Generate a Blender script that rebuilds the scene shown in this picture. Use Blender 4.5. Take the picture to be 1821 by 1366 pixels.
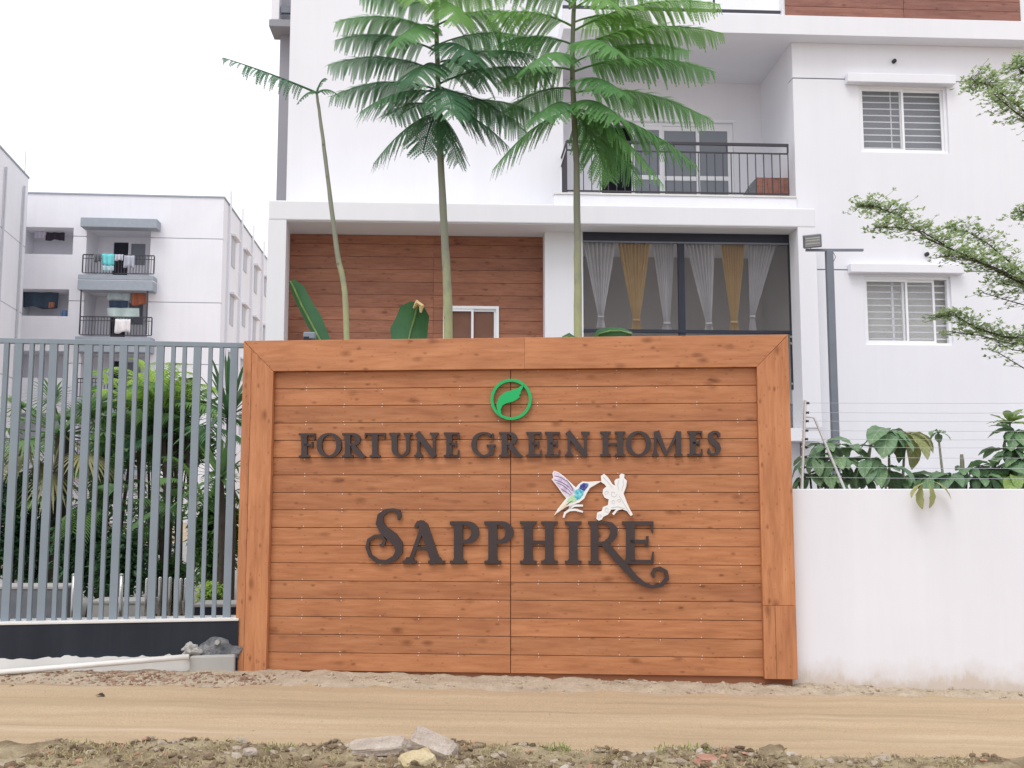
import bpy, math, random
from mathutils import Vector, Matrix, noise
random.seed(7)
R = math.radians
for o in list(bpy.data.objects): bpy.data.objects.remove(o)
scn = bpy.context.scene
COL = scn.collection

# ------------------------------------------------------------------ camera, sky, sun, exposure
F, CX, CY, EYE, PITCH = 1800.0, 910.5, 683.0, 1.6, R(6.03)
cam_d = bpy.data.cameras.new('camera'); cam = bpy.data.objects.new('camera', cam_d); COL.objects.link(cam)
cam.location = (0, 0, EYE); cam.rotation_euler = (R(90) + PITCH, 0, 0)
cam_d.sensor_width = 36; cam_d.lens = 36 * F / 1821; cam_d.clip_end = 1000; cam_d.clip_start = 0.05
scn.camera = cam
SUN_EL, SUN_AZ = R(58), R(205)          # high sun behind thin cloud, behind the camera and a little left
w = bpy.data.worlds.new('World'); scn.world = w; w.use_nodes = True
nt = w.node_tree; nt.nodes.clear()
out = nt.nodes.new('ShaderNodeOutputWorld'); bg = nt.nodes.new('ShaderNodeBackground')
sky = nt.nodes.new('ShaderNodeTexSky'); sky.sky_type = 'NISHITA'; sky.sun_disc = False
sky.sun_elevation = SUN_EL; sky.sun_rotation = SUN_AZ; sky.air_density = 1.0; sky.dust_density = 6.0; sky.ozone_density = 1.0
hs = nt.nodes.new('ShaderNodeHueSaturation'); hs.inputs['Saturation'].default_value = 0.15
mx = nt.nodes.new('ShaderNodeMix'); mx.data_type = 'RGBA'; mx.inputs[0].default_value = 0.75
mx.inputs[7].default_value = (12.9, 13.0, 13.6, 1)          # even cloud layer
nt.links.new(sky.outputs[0], hs.inputs['Color']); nt.links.new(hs.outputs[0], mx.inputs[6])
nt.links.new(mx.outputs[2], bg.inputs[0]); bg.inputs[1].default_value = 0.1
nt.links.new(bg.outputs[0], out.inputs[0])
sd = bpy.data.lights.new('sun', 'SUN'); sd.energy = 1.0; sd.angle = R(25); sd.color = (1, 0.97, 0.93)
so = bpy.data.objects.new('sun', sd); COL.objects.link(so)
dirv = Vector((math.sin(SUN_AZ) * math.cos(SUN_EL), math.cos(SUN_AZ) * math.cos(SUN_EL), math.sin(SUN_EL)))
so.rotation_euler = (-dirv).to_track_quat('-Z', 'Y').to_euler(); so.location = (0, -5, 20)
scn.view_settings.view_transform = 'Standard'; scn.view_settings.look = 'None'
scn.view_settings.exposure = 0.2; scn.view_settings.gamma = 1.0

# ------------------------------------------------------------------ geometry of the view
SP, CP = math.sin(PITCH), math.cos(PITCH)
def ray(px, py):
    x = (px - CX) / F; y = -(py - CY) / F
    return x, CP - y * SP, SP + y * CP
def at(px, py, Y):
    dx, dy, dz = ray(px, py); t = Y / dy
    return Vector((t * dx, Y, EYE + t * dz))
class Plane:                                # a vertical facade plane: passes (0, D), turned by psi
    def __init__(s, D, psi): s.D, s.psi = D, psi; s.c, s.s = math.cos(psi), math.sin(psi)
    def uz(s, px, py, w=0.0):
        dx, dy, dz = ray(px, py)
        t = (w + s.D * s.c) / (-dx * s.s + dy * s.c)
        return t * dx * s.c + (t * dy - s.D) * s.s, EYE + t * dz
    def u(s, px, py, w=0.0): return s.uz(px, py, w)[0]
    def z(s, px, py, w=0.0): return s.uz(px, py, w)[1]
    def loc(s): return (0, s.D, 0)

# ------------------------------------------------------------------ object helpers
def obj(name, me, mat, parent=None, loc=None, rot=None):
    o = bpy.data.objects.new(name, me); COL.objects.link(o)
    if mat and not me.materials: me.materials.append(mat)
    if parent: o.parent = parent
    if loc is not None: o.location = loc
    if rot is not None: o.rotation_euler = rot
    return o
def tag(o, label=None, cat=None, group=None, kind=None):
    if label: o['label'] = label
    if cat: o['category'] = cat
    if group: o['group'] = group
    if kind: o['kind'] = kind
    return o
def thing(name, label, cat, loc=(0, 0, 0), rz=0.0, group=None):
    o = bpy.data.objects.new(name, None); COL.objects.link(o)
    o.location = loc; o.rotation_euler = (0, 0, rz); o.empty_display_size = 0.2
    return tag(o, label, cat, group)
def mesh(name, v, f, smooth=False):
    me = bpy.data.meshes.new(name); me.from_pydata([tuple(p) for p in v], [], f); me.update()
    if smooth:
        for p in me.polygons: p.use_smooth = True
    return me
class MB:                                   # collects shapes for ONE mesh
    def __init__(s): s.v = []; s.f = []
    def add(s, v, f):
        n = len(s.v); s.v += [Vector(p) for p in v]; s.f += [tuple(i + n for i in q) for q in f]; return s
    def box(s, a0, a1, b0, b1, c0, c1):
        v = [(x, y, z) for x in (a0, a1) for y in (b0, b1) for z in (c0, c1)]
        return s.add(v, [(0, 1, 3, 2), (4, 6, 7, 5), (0, 4, 5, 1), (2, 3, 7, 6), (0, 2, 6, 4), (1, 5, 7, 3)])
    def prism(s, poly, b0, b1):             # polygon in (x, z), extruded in y
        n = len(poly)
        ar = sum(poly[i][0] * poly[(i + 1) % n][1] - poly[(i + 1) % n][0] * poly[i][1] for i in range(n))
        if ar < 0: poly = poly[::-1]
        v = [(x, b0, z) for x, z in poly] + [(x, b1, z) for x, z in poly]
        f = [tuple(range(n)), tuple(range(2 * n - 1, n - 1, -1))]
        f += [(i, i + n, (i + 1) % n + n, (i + 1) % n) for i in range(n)]
        return s.add(v, f)
    def tube(s, pts, rads, n=8, cap=True):
        pts = [Vector(p) for p in pts]
        if not isinstance(rads, (list, tuple)): rads = [rads] * len(pts)
        base = len(s.v); ref = None
        for i, p in enumerate(pts):
            d = (pts[min(i + 1, len(pts) - 1)] - pts[max(i - 1, 0)]).normalized()
            if ref is None: ref = Vector((1, 0, 0)) if abs(d.x) < .9 else Vector((0, 1, 0))
            a = (ref - d * ref.dot(d)).normalized(); b = d.cross(a); ref = a
            for k in range(n):
                t = 2 * math.pi * k / n
                s.v.append(p + (a * math.cos(t) + b * math.sin(t)) * rads[i])
        for i in range(len(pts) - 1):
            for k in range(n):
                k2 = (k + 1) % n
                s.f.append((base + i * n + k, base + i * n + k2, base + (i + 1) * n + k2, base + (i + 1) * n + k))
        if cap:
            s.f.append(tuple(base + k for k in range(n - 1, -1, -1)))
            s.f.append(tuple(base + (len(pts) - 1) * n + k for k in range(n)))
        return s
    def build(s, name, mat, parent=None, loc=None, rot=None, smooth=False, bevel=0):
        o = obj(name, mesh(name, s.v, s.f, smooth), mat, parent, loc, rot)
        if bevel:
            m = o.modifiers.new('bevel', 'BEVEL'); m.width = bevel; m.segments = 2; m.limit_method = 'ANGLE'
        return o
def boxo(name, mat, parent, a0, a1, b0, b1, c0, c1, bevel=0):
    return MB().box(a0, a1, b0, b1, c0, c1).build(name, mat, parent, bevel=bevel)
def wall_holes(u0, u1, z0, z1, holes, w0, w1):
    """wall slab with rectangular openings (u0,u1,z0,z1), each with reveals"""
    us = sorted({u0, u1, *[h[0] for h in holes], *[h[1] for h in holes]}); us = [x for x in us if u0 <= x <= u1]
    zs = sorted({z0, z1, *[h[2] for h in holes], *[h[3] for h in holes]}); zs = [x for x in zs if z0 <= x <= z1]
    solid = {}
    for i in range(len(us) - 1):
        for j in range(len(zs) - 1):
            cu, cz = (us[i] + us[i + 1]) / 2, (zs[j] + zs[j + 1]) / 2
            solid[i, j] = not any(h[0] < cu < h[1] and h[2] < cz < h[3] for h in holes)
    m = MB()
    for (i, j), s in solid.items():
        if not s: continue
        a, b, c, d = us[i], us[i + 1], zs[j], zs[j + 1]
        m.add([(a, w0, c), (b, w0, c), (b, w0, d), (a, w0, d)], [(0, 1, 2, 3)])
        m.add([(a, w1, c), (b, w1, c), (b, w1, d), (a, w1, d)], [(3, 2, 1, 0)])
        if not solid.get((i - 1, j)): m.add([(a, w0, c), (a, w0, d), (a, w1, d), (a, w1, c)], [(0, 1, 2, 3)])
        if not solid.get((i + 1, j)): m.add([(b, w0, c), (b, w1, c), (b, w1, d), (b, w0, d)], [(0, 1, 2, 3)])
        if not solid.get((i, j - 1)): m.add([(a, w0, c), (a, w1, c), (b, w1, c), (b, w0, c)], [(0, 1, 2, 3)])
        if not solid.get((i, j + 1)): m.add([(a, w0, d), (b, w0, d), (b, w1, d), (a, w1, d)], [(0, 1, 2, 3)])
    return m

# ------------------------------------------------------------------ materials
def newmat(name):
    m = bpy.data.materials.new(name); m.use_nodes = True
    return m, m.node_tree, m.node_tree.nodes['Principled BSDF']
def L(nt, a, b): nt.links.new(a, b)
def nd(nt, t, **kw):
    n = nt.nodes.new(t)
    for k, v in kw.items(): setattr(n, k, v)
    return n
def coords(nt, scale=(1, 1, 1), kind='Object', rnd=False):
    tc = nd(nt, 'ShaderNodeTexCoord'); mp = nd(nt, 'ShaderNodeMapping'); mp.inputs['Scale'].default_value = scale
    L(nt, tc.outputs[kind], mp.inputs['Vector'])
    if rnd:
        oi = nd(nt, 'ShaderNodeObjectInfo'); m = nd(nt, 'ShaderNodeMath', operation='MULTIPLY'); m.inputs[1].default_value = 40
        L(nt, oi.outputs['Random'], m.inputs[0]); L(nt, m.outputs[0], mp.inputs['Location'])
    return mp.outputs[0]
def noise_tex(nt, vec, scale, detail=4, rough=.55):
    n = nd(nt, 'ShaderNodeTexNoise'); n.inputs['Scale'].default_value = scale; n.inputs['Detail'].default_value = detail
    n.inputs['Roughness'].default_value = rough
    if vec is not None: L(nt, vec, n.inputs['Vector'])
    return n.outputs['Fac']
def ramp(nt, fac, stops):
    r = nd(nt, 'ShaderNodeValToRGB'); e = r.color_ramp.elements
    while len(e) < len(stops): e.new(0.5)
    for k, (p, c) in enumerate(stops): e[k].position = p; e[k].color = (*c, 1)
    L(nt, fac, r.inputs[0]); return r.outputs[0]
def mixc(nt, fac, a, b, blend='MIX'):
    m = nd(nt, 'ShaderNodeMix', data_type='RGBA', blend_type=blend)
    for s, x in ((0, fac), (6, a), (7, b)):
        if isinstance(x, (int, float)): m.inputs[s].default_value = x
        elif isinstance(x, tuple): m.inputs[s].default_value = (*x, 1)
        else: L(nt, x, m.inputs[s])
    return m.outputs[2]
def bump(nt, b, h, strength=.2, dist=.01):
    n = nd(nt, 'ShaderNodeBump'); n.inputs['Strength'].default_value = strength; n.inputs['Distance'].default_value = dist
    L(nt, h, n.inputs['Height']); L(nt, n.outputs[0], b.inputs['Normal'])
def paint(name, c, rough=.6, var=.08, scale=6, metal=0, bmp=.05, bscale=60, spec=.3):
    m, nt, b = newmat(name); v = coords(nt)
    f = noise_tex(nt, v, scale, 5, .6)
    L(nt, ramp(nt, f, [(.3, tuple(x * (1 - var) for x in c)), (.7, tuple(min(1, x * (1 + var * .6)) for x in c))]), b.inputs['Base Color'])
    b.inputs['Roughness'].default_value = rough; b.inputs['Metallic'].default_value = metal
    b.inputs['Specular IOR Level'].default_value = spec
    if bmp: bump(nt, b, noise_tex(nt, v, bscale, 3), bmp)
    return m
def plaster(name, c, stain=.1, streak=True, mud=None):
    m, nt, b = newmat(name); v = coords(nt)
    f1 = noise_tex(nt, v, .7, 6, .6)
    col = ramp(nt, f1, [(.3, tuple(x * (1 - stain * .6) for x in c)), (.65, c)])
    if streak:
        vs = coords(nt, (5, 5, .35)); f2 = noise_tex(nt, vs, .8, 6, .7)
        col = mixc(nt, 1.0, col, ramp(nt, f2, [(.30, (1 - stain * .45, 1 - stain * .45, 1 - stain * .4)), (.62, (1, 1, 1))]), 'MULTIPLY')
    if mud:                                    # splashed earth along the foot of the wall
        tc = nd(nt, 'ShaderNodeTexCoord'); sp = nd(nt, 'ShaderNodeSeparateXYZ'); L(nt, tc.outputs['Object'], sp.inputs[0])
        ma = nd(nt, 'ShaderNodeMath', operation='MULTIPLY_ADD'); ma.inputs[1].default_value = -.42; L(nt, noise_tex(nt, coords(nt, (1, 1, .6)), 5, 8, .7), ma.inputs[0]); L(nt, sp.outputs[2], ma.inputs[2])
        k = ramp(nt, ma.outputs[0], [(0, (.75,) * 3), (.001 + max(0, mud[0]), (.35,) * 3), (mud[1] * .5, (0, 0, 0))])
        k2 = nd(nt, 'ShaderNodeMath', operation='ADD'); k2.inputs[1].default_value = .18; L(nt, ma.outputs[0], k2.inputs[0])
        k = ramp(nt, k2.outputs[0], [(.02, (.7,) * 3), (.10, (.25,) * 3), (mud[1], (0, 0, 0))])
        col = mixc(nt, k, col, (.50, .40, .30))
    L(nt, col, b.inputs['Base Color']); b.inputs['Roughness'].default_value = .85; b.inputs['Specular IOR Level'].default_value = .2
    bump(nt, b, noise_tex(nt, coords(nt), 90, 3), .12, .004)
    return m
def wood(name, dark, mid, light, tint=.18):
    m, nt, b = newmat(name)
    v = coords(nt, (1, 1, 1), rnd=True)
    vg = nd(nt, 'ShaderNodeMapping'); vg.inputs['Scale'].default_value = (2.2, 12, 20); L(nt, v, vg.inputs['Vector'])
    g = noise_tex(nt, vg.outputs[0], 1.6, 6, .62)
    col = ramp(nt, g, [(.25, dark), (.48, mid), (.72, light)])
    vb = nd(nt, 'ShaderNodeMapping'); vb.inputs['Scale'].default_value = (1.0, 4, 5); L(nt, v, vb.inputs['Vector'])
    big = noise_tex(nt, vb.outputs[0], 1.1, 3, .5)
    col = mixc(nt, 1.0, col, ramp(nt, big, [(.3, (.86, .81, .81)), (.65, (1.05, 1.04, 1.02))]), 'MULTIPLY')
    # knots: sparse dark eyes drawn out along the board
    for sc, th, k in ((2.9, .20, .55), (5.7, .18, .55), (10.5, .17, .68)):
        vk = nd(nt, 'ShaderNodeMapping'); vk.inputs['Scale'].default_value = (1.0, 1.0, 1.9); L(nt, v, vk.inputs['Vector'])
        vo = nd(nt, 'ShaderNodeTexVoronoi'); vo.inputs['Scale'].default_value = sc; L(nt, vk.outputs[0], vo.inputs['Vector'])
        wob = nd(nt, 'ShaderNodeMath', operation='MULTIPLY_ADD'); wob.inputs[1].default_value = .12; L(nt, g, wob.inputs[0]); L(nt, vo.outputs['Distance'], wob.inputs[2])
        kn = ramp(nt, wob.outputs[0], [(.04 + .05, (k, k * .9, k * .85)), (th + .05, (1, 1, 1))])
        col = mixc(nt, 1.0, col, kn, 'MULTIPLY')
    oi = nd(nt, 'ShaderNodeObjectInfo')
    col = mixc(nt, 1.0, col, ramp(nt, oi.outputs['Random'], [(0, (1 - tint,) * 3), (1, (1.04, 1.03, 1.0))]), 'MULTIPLY')
    L(nt, col, b.inputs['Base Color']); b.inputs['Roughness'].default_value = .5; b.inputs['Specular IOR Level'].default_value = .3
    bump(nt, b, g, .12, .003)
    return m
def foliage(name, a, c, scale=3.0, trans=.3, rough=.5, rnd=True, rib=False):
    m, nt, b = newmat(name); v = coords(nt)
    col = ramp(nt, noise_tex(nt, v, scale, 3, .6), [(.3, a), (.7, c)])
    if rib:
        tc = nd(nt, 'ShaderNodeTexCoord'); sp = nd(nt, 'ShaderNodeSeparateXYZ'); L(nt, tc.outputs['Object'], sp.inputs[0])
        ab = nd(nt, 'ShaderNodeMath', operation='ABSOLUTE'); L(nt, sp.outputs[1], ab.inputs[0])
        col = mixc(nt, ramp(nt, ab.outputs[0], [(.006, (.55,) * 3), (.016, (0, 0, 0))]), col, (.38, .45, .25))
        wv = nd(nt, 'ShaderNodeMath', operation='MULTIPLY_ADD'); wv.inputs[1].default_value = -.8; L(nt, ab.outputs[0], wv.inputs[0]); L(nt, sp.outputs[0], wv.inputs[2])
        w2 = nd(nt, 'ShaderNodeMath', operation='MULTIPLY'); w2.inputs[1].default_value = 75; L(nt, wv.outputs[0], w2.inputs[0])
        sn = nd(nt, 'ShaderNodeMath', operation='SINE'); L(nt, w2.outputs[0], sn.inputs[0])
        col = mixc(nt, 1.0, col, ramp(nt, sn.outputs[0], [(.0, (.92, .92, .92)), (.8, (1, 1, 1)), (1, (1.3, 1.25, 1.2))]), 'MULTIPLY')
    if rnd:
        oi = nd(nt, 'ShaderNodeObjectInfo')
        col = mixc(nt, 1.0, col, ramp(nt, oi.outputs['Random'], [(0, (.8, .85, .85)), (1, (1.15, 1.1, 1.0))]), 'MULTIPLY')
    L(nt, col, b.inputs['Base Color']); b.inputs['Roughness'].default_value = rough; b.inputs['Specular IOR Level'].default_value = .35
    tr = nd(nt, 'ShaderNodeBsdfTranslucent'); L(nt, col, tr.inputs['Color'])
    ms = nd(nt, 'ShaderNodeMixShader'); ms.inputs[0].default_value = trans
    o = nt.nodes['Material Output']; L(nt, b.outputs[0], ms.inputs[1]); L(nt, tr.outputs[0], ms.inputs[2]); L(nt, ms.outputs[0], o.inputs['Surface'])
    return m
def glass(name, tint, opac, rough=.03):
    m, nt, b = newmat(name)
    b.inputs['Base Color'].default_value = (*tint, 1); b.inputs['Roughness'].default_value = rough
    b.inputs['Alpha'].default_value = opac; b.inputs['Specular IOR Level'].default_value = .6
    return m

M = {}
M['white'] = plaster('white plaster', (.785, .79, .838), .06)
M['wall_white'] = plaster('boundary white plaster', (.765, .772, .828), .09, True, (.0, .22))
M['far_white'] = plaster('far white plaster', (.80, .80, .85), .08)
M['far_grey'] = paint('far grey paint', (.33, .37, .42), .8, .08)
M['far_line'] = paint('far pale grey', (.50, .51, .56), .8, .08)
M['soffit'] = plaster('soffit plaster', (.74, .73, .74), .05, False)
M['wood'] = wood('sign wood', (.335, .136, .061), (.438, .187, .086), (.515, .238, .12), .11)
M['wood_frame'] = wood('sign frame wood', (.365, .150, .068), (.465, .202, .094), (.535, .25, .128), .03)
M['wood_wall'] = wood('facade wood', (.23, .095, .06), (.325, .138, .085), (.40, .18, .115))
M['wood_box'] = wood('cabinet wood', (.22, .10, .08), (.30, .14, .11), (.36, .18, .14))
M['letter'] = paint('dark bronze letter', (.050, .036, .037), .38, .15, 4, .15, .02, 60, .45)
M['green'] = paint('logo green', (.0, .40, .11), .35, .06, 8, 0, 0, spec=.5)
M['screw'] = paint('screw steel', (.8, .76, .72), .4, .1, 40, .2, 0)
M['seam'] = paint('plank shadow backing', (.26, .105, .055), .9, .1)
M['white_metal'] = paint('white powder coat', (.84, .84, .86), .35, .03, 5, 0, 0)
M['upvc'] = paint('white upvc', (.83, .84, .87), .35, .03, 5, 0, 0)
M['grille'] = paint('grille white', (.74, .76, .82), .45, .04)
M['glass_grey'] = glass('grey window glass', (.30, .33, .38), .55)
M['glass_pale'] = glass('pale window glass', (.5, .52, .54), .12)
M['glass_dark'] = glass('screen glass', (.16, .15, .155), .12, .08)
M['blind'] = paint('grey blind', (.25, .27, .31), .9, .05, 4)
M['blind_pale'] = paint('pale curtain backing', (.62, .62, .60), .9, .06, 4)
M['room'] = paint('room grey', (.44, .42, .41), .9, .1, 1)
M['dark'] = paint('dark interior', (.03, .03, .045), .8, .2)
M['black'] = paint('black frame', (.028, .032, .05), .45, .15, 5, 0, .02)
M['rail'] = paint('charcoal railing', (.055, .052, .062), .5, .1, 8)
M['steel_grey'] = paint('blue grey steel', (.225, .27, .315), .5, .1, 2.5, 0, .02)
M['pole'] = paint('pole grey', (.19, .21, .25), .5, .08, 5, 0, .02)
M['side_grey'] = paint('grey side wall', (.30, .30, .34), .8, .06, 1)
M['curtain_w'] = foliage('sheer white curtain', (.66, .65, .68), (.76, .75, .78), 4, .4, .9, False)
M['curtain_g'] = foliage('sheer gold curtain', (.66, .47, .21), (.74, .55, .28), 4, .4, .9, False)
M['steel'] = paint('stainless', (.45, .44, .43), .25, .08, 10, .8, 0)
M['galv'] = paint('galvanised', (.60, .60, .62), .45, .1, 12, .3, .02)
M['wire'] = paint('fence wire', (.45, .45, .5), .5, .1, 10, .3, 0)
M['rubber'] = paint('insulator black', (.03, .03, .035), .5, .1, 10)
M['pvc'] = paint('pvc pipe', (.76, .74, .71), .45, .08, 8, 0, .02)
M['lamp_glass'] = paint('floodlight glass', (.34, .35, .36), .25, .15, 6, 0, 0, spec=.6)
M['bark_green'] = paint('green trunk', (.33, .37, .16), .75, .22, 9, 0, .25, 40)
M['bark_grey'] = paint('grey trunk', (.21, .21, .15), .85, .25, 12, 0, .3, 40)
M['bark_dark'] = paint('dark trunk', (.07, .055, .045), .9, .3, 10, 0, .3, 40)
M['frond_dark'] = foliage('fern frond dark', (.085, .22, .125), (.17, .34, .18), 2.2, .52)
M['frond_mid'] = foliage('fern frond mid', (.13, .33, .12), (.22, .44, .165), 2.2, .52)
M['frond_lite'] = foliage('fern frond young', (.18, .40, .10), (.28, .50, .16), 2.2, .5)
M['leaf_big'] = foliage('broad leaf', (.12, .23, .13), (.21, .34, .19), 5, .25, .42, True, True)
M['leaf_young'] = foliage('broad leaf young', (.20, .33, .09), (.30, .42, .17), 5, .35, .4, True, True)
M['leaf_yellow'] = foliage('broad leaf ageing', (.30, .35, .14), (.42, .42, .22), 5, .3, .45, True, True)
M['banana'] = foliage('banana leaf', (.035, .12, .055), (.06, .17, .075), 3, .2, .35)
M['banana_dry'] = paint('dry leaf edge', (.58, .45, .22), .8, .2, 12)
M['leaf_small'] = foliage('tier tree leaf', (.30, .43, .18), (.52, .62, .36), 6, .5, .5, False)
M['bush_dark'] = foliage('shrub dark', (.045, .12, .06), (.11, .22, .10), 4, .35)
M['bush_mid'] = foliage('shrub mid', (.11, .24, .07), (.22, .38, .13), 4, .45)
M['bush_lite'] = foliage('shrub light', (.32, .52, .09), (.50, .66, .20), 4, .5)
M['palm'] = foliage('palm leaf', (.10, .22, .08), (.20, .34, .14), 3, .4)
M['palm_dry'] = foliage('palm leaf old', (.24, .24, .12), (.34, .33, .18), 3, .25)
M['plinth'] = plaster('plinth dark paint', (.033, .038, .05), .6)
M['cement'] = plaster('cement', (.45, .44, .42), .25)
M['cement_white'] = plaster('white cement', (.74, .73, .71), .2)
M['planter'] = paint('planter grey', (.17, .18, .20), .8, .2, 4)
def soil(name, stops, stretch, scale, bm=.5, bd=.02, fine=80):
    m, nt, b = newmat(name); v = coords(nt, stretch)
    f = noise_tex(nt, v, scale, 8, .62)
    col = ramp(nt, f, stops)
    f2 = noise_tex(nt, coords(nt), fine, 4, .7)
    col = mixc(nt, 1.0, col, ramp(nt, f2, [(.3, (.82, .81, .79)), (.6, (1.04, 1.03, 1.02))]), 'MULTIPLY')
    L(nt, col, b.inputs['Base Color']); b.inputs['Roughness'].default_value = .95; b.inputs['Specular IOR Level'].default_value = .1
    bump(nt, b, f2, bm, bd); return m
M['road'] = soil('dirt road', [(.28, (.38, .29, .20)), (.44, (.475, .36, .238)), (.56, (.51, .39, .262)), (.74, (.60, .48, .355))], (.16, 2.8, 1), 1.7)
M['ground'] = soil('pale soil', [(.3, (.36, .28, .2)), (.7, (.52, .42, .32))], (1, 1, 1), 1.2)
M['verge'] = soil('verge soil', [(.32, (.14, .10, .065)), (.47, (.31, .245, .16)), (.58, (.43, .36, .24)), (.72, (.56, .48, .35))], (1, 1, 1), 2.6, .8, .03, 45)
M['clod'] = soil('earth clods', [(.32, (.13, .09, .06)), (.5, (.27, .20, .135)), (.7, (.50, .42, .31))], (1, 1, 1), 3.1, .8, .03, 60)
M['sand'] = soil('sand and grit', [(.3, (.42, .345, .26)), (.7, (.60, .505, .395))], (1, 1, 1), 7.0, .8, .02, 60)
M['red_soil'] = soil('reddish soil', [(.3, (.22, .125, .085)), (.5, (.36, .23, .165)), (.7, (.52, .40, .31))], (1, 1, 1), 6.0, .8, .02, 60)
M['paving'] = paint('grey paving', (.30, .29, .28), .9, .15, 2)
M['stone'] = soil('rough stone', [(.3, (.40, .33, .28)), (.55, (.56, .48, .42)), (.75, (.66, .60, .54))], (1, 1, 1), 9.0, .8, .02, 70)
M['rubble'] = soil('rubble', [(.3, (.36, .29, .22)), (.55, (.50, .43, .35)), (.75, (.66, .60, .53))], (1, 1, 1), 3.0, .8, .02, 70)
M['mortar'] = soil('dark mortar smear', [(.35, (.09, .10, .12)), (.5, (.20, .21, .23)), (.7, (.42, .42, .43))], (1, 1, 1), 9.0, .9, .03, 50)
M['stone_yellow'] = soil('yellow stone', [(.3, (.55, .44, .26)), (.7, (.74, .64, .44))], (1, 1, 1), 9.0, .8, .02, 70)
M['brick_red'] = soil('broken brick', [(.3, (.36, .19, .14)), (.7, (.5, .3, .22))], (1, 1, 1), 9.0, .6, .01, 70)
M['grass'] = foliage('grass', (.16, .26, .06), (.32, .40, .12), 8, .3)
M['straw'] = foliage('straw', (.40, .33, .17), (.55, .47, .28), 8, .2)

# ------------------------------------------------------------------ the setting: ground, road, verge
def gz(x, y):                                # the lane falls gently to the right
    xx = max(-7, min(7, x)); return .05 - .016 * xx
def fbm(x, y, s, o=4): return noise.fractal(Vector((x * s, y * s, 3.7)), 1.0, 2.0, o)
def sheet(name, x0, x1, y0, y1, nx, ny, h, mat):
    v = [(x0 + (x1 - x0) * i / nx, y0 + (y1 - y0) * j / ny, 0) for j in range(ny + 1) for i in range(nx + 1)]
    v = [(x, y, h(x, y)) for x, y, _ in v]
    f = [(j * (nx + 1) + i, j * (nx + 1) + i + 1, (j + 1) * (nx + 1) + i + 1, (j + 1) * (nx + 1) + i) for j in range(ny) for i in range(nx)]
    return tag(obj(name, mesh(name, v, f, True), mat), kind='structure')
sheet('ground', -150, 150, -60, 240, 60, 60, lambda x, y: gz(x, y) - .06, M['ground'])
def road_h(x, y):
    rut = .018 * math.sin((y + .12 * fbm(x, 0, .35)) * 9.0) + .022 * fbm(x * .28, y * 2.4, 1.0)
    return gz(x, y) + rut * .55 + .012 * fbm(x, y, 2.2) - (.03 if y < 6.2 else 0)
sheet('road', -14, 14, 5.3, 8.42, 260, 110, road_h, M['road'])
def verge_h(x, y):
    crest = 1 / (1 + math.exp((y - 6.2 - .08 * fbm(x, 0, 1.1)) * 22))
    return gz(x, y) - .10 + crest * (.172 + .03 * fbm(x, y, 1.6) + .03 * fbm(x, y, 6) + .014 * fbm(x, y, 19))
sheet('verge', -7, 7, 3.2, 6.6, 420, 130, verge_h, M['verge'])
def foot_h(x, y):
    t = max(0, min(1, (y - 8.02 - .07 * fbm(x, 1, 1.3)) / .3))
    return gz(x, y) - .03 + t * (.055 + .02 * fbm(x, y, 5) + .012 * fbm(x, y, 17))
sheet('sand_strip', -9, 9, 7.9, 9.6, 380, 40, foot_h, M['sand'])
boxo('paved_yard', M['paving'], None, -30, 16, 9.62, 47, -.3, .10)['kind'] = 'structure'

# ------------------------------------------------------------------ the timber sign
S = Plane(8.5, R(-4.4))
sign = thing('entrance_sign', 'wide timber clad entrance sign with raised dark lettering and plank face', 'sign', S.loc(), S.psi)
uL = (S.u(434.4, 607) + S.u(415.7, 1193)) / 2; uR = (S.u(1402, 594) + S.u(1418.5, 1209)) / 2
zT = (S.z(434, 607) + S.z(1402, 594)) / 2; zB = (S.z(416, 1194) + S.z(1418, 1209)) / 2
PW = .055                                     # planks sit this far behind the frame face
iL = (S.u(487, 660) + S.u(471.5, 1195)) / 2; iR = (S.u(1346, 651) + S.u(1360, 1205)) / 2
iT = (S.z(487, 660.5) + S.z(1346, 652)) / 2; iB = (S.z(472, 1195) + S.z(1359, 1205)) / 2
boxo('core_wall', M['seam'], sign, uL + .03, uR - .03, PW + .022, .30, zB - .2, zT - .02)
def board(name, mat, length, height, depth, parent, loc, rot=(0, 0, 0), ends=None, bevel=.003):
    """board along local x, its face towards local -y; ends = extra slope for mitres"""
    a, b = (0, 0) if ends is None else ends
    hl, hh = length / 2, height / 2
    m = MB().prism([(-hl, -hh), (hl, -hh), (hl + b, hh), (-hl - a, hh)], 0, depth)
    return m.build(name, mat, parent, loc, rot, bevel=bevel)
FWt = zT - iT; FWl = iL - uL; FWr = uR - iR; D0 = .30
jx = S.u(933, 625)
def flat(name, poly, mat, parent, b0, b1, bevel=.003):
    cx = sum(p[0] for p in poly) / len(poly); cz = sum(p[1] for p in poly) / len(poly)
    return MB().prism([(x - cx, z - cz) for x, z in poly], b0, b1).build(name, mat, parent, (cx, 0, cz), bevel=bevel)
flat('frame_board', [(uL, zT), (iL, iT), (jx - .0003, iT), (jx - .0003, zT)], M['wood_frame'], sign, 0, D0)
flat('frame_board', [(jx + .0003, zT), (jx + .0003, iT), (iR, iT), (uR, zT)], M['wood_frame'], sign, 0, D0)
def upright(poly):                            # vertical board: mesh lies along local x, turned upright
    cx = sum(p[0] for p in poly) / len(poly); cz = sum(p[1] for p in poly) / len(poly)
    return MB().prism([(z - cz, -(x - cx)) for x, z in poly], 0, D0).build('frame_board', M['wood_frame'], sign, (cx, 0, cz), (0, R(-90), 0), bevel=.003)
jz = S.z(1385, 1077); g = .002; uM = uL + FWl * .28
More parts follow.
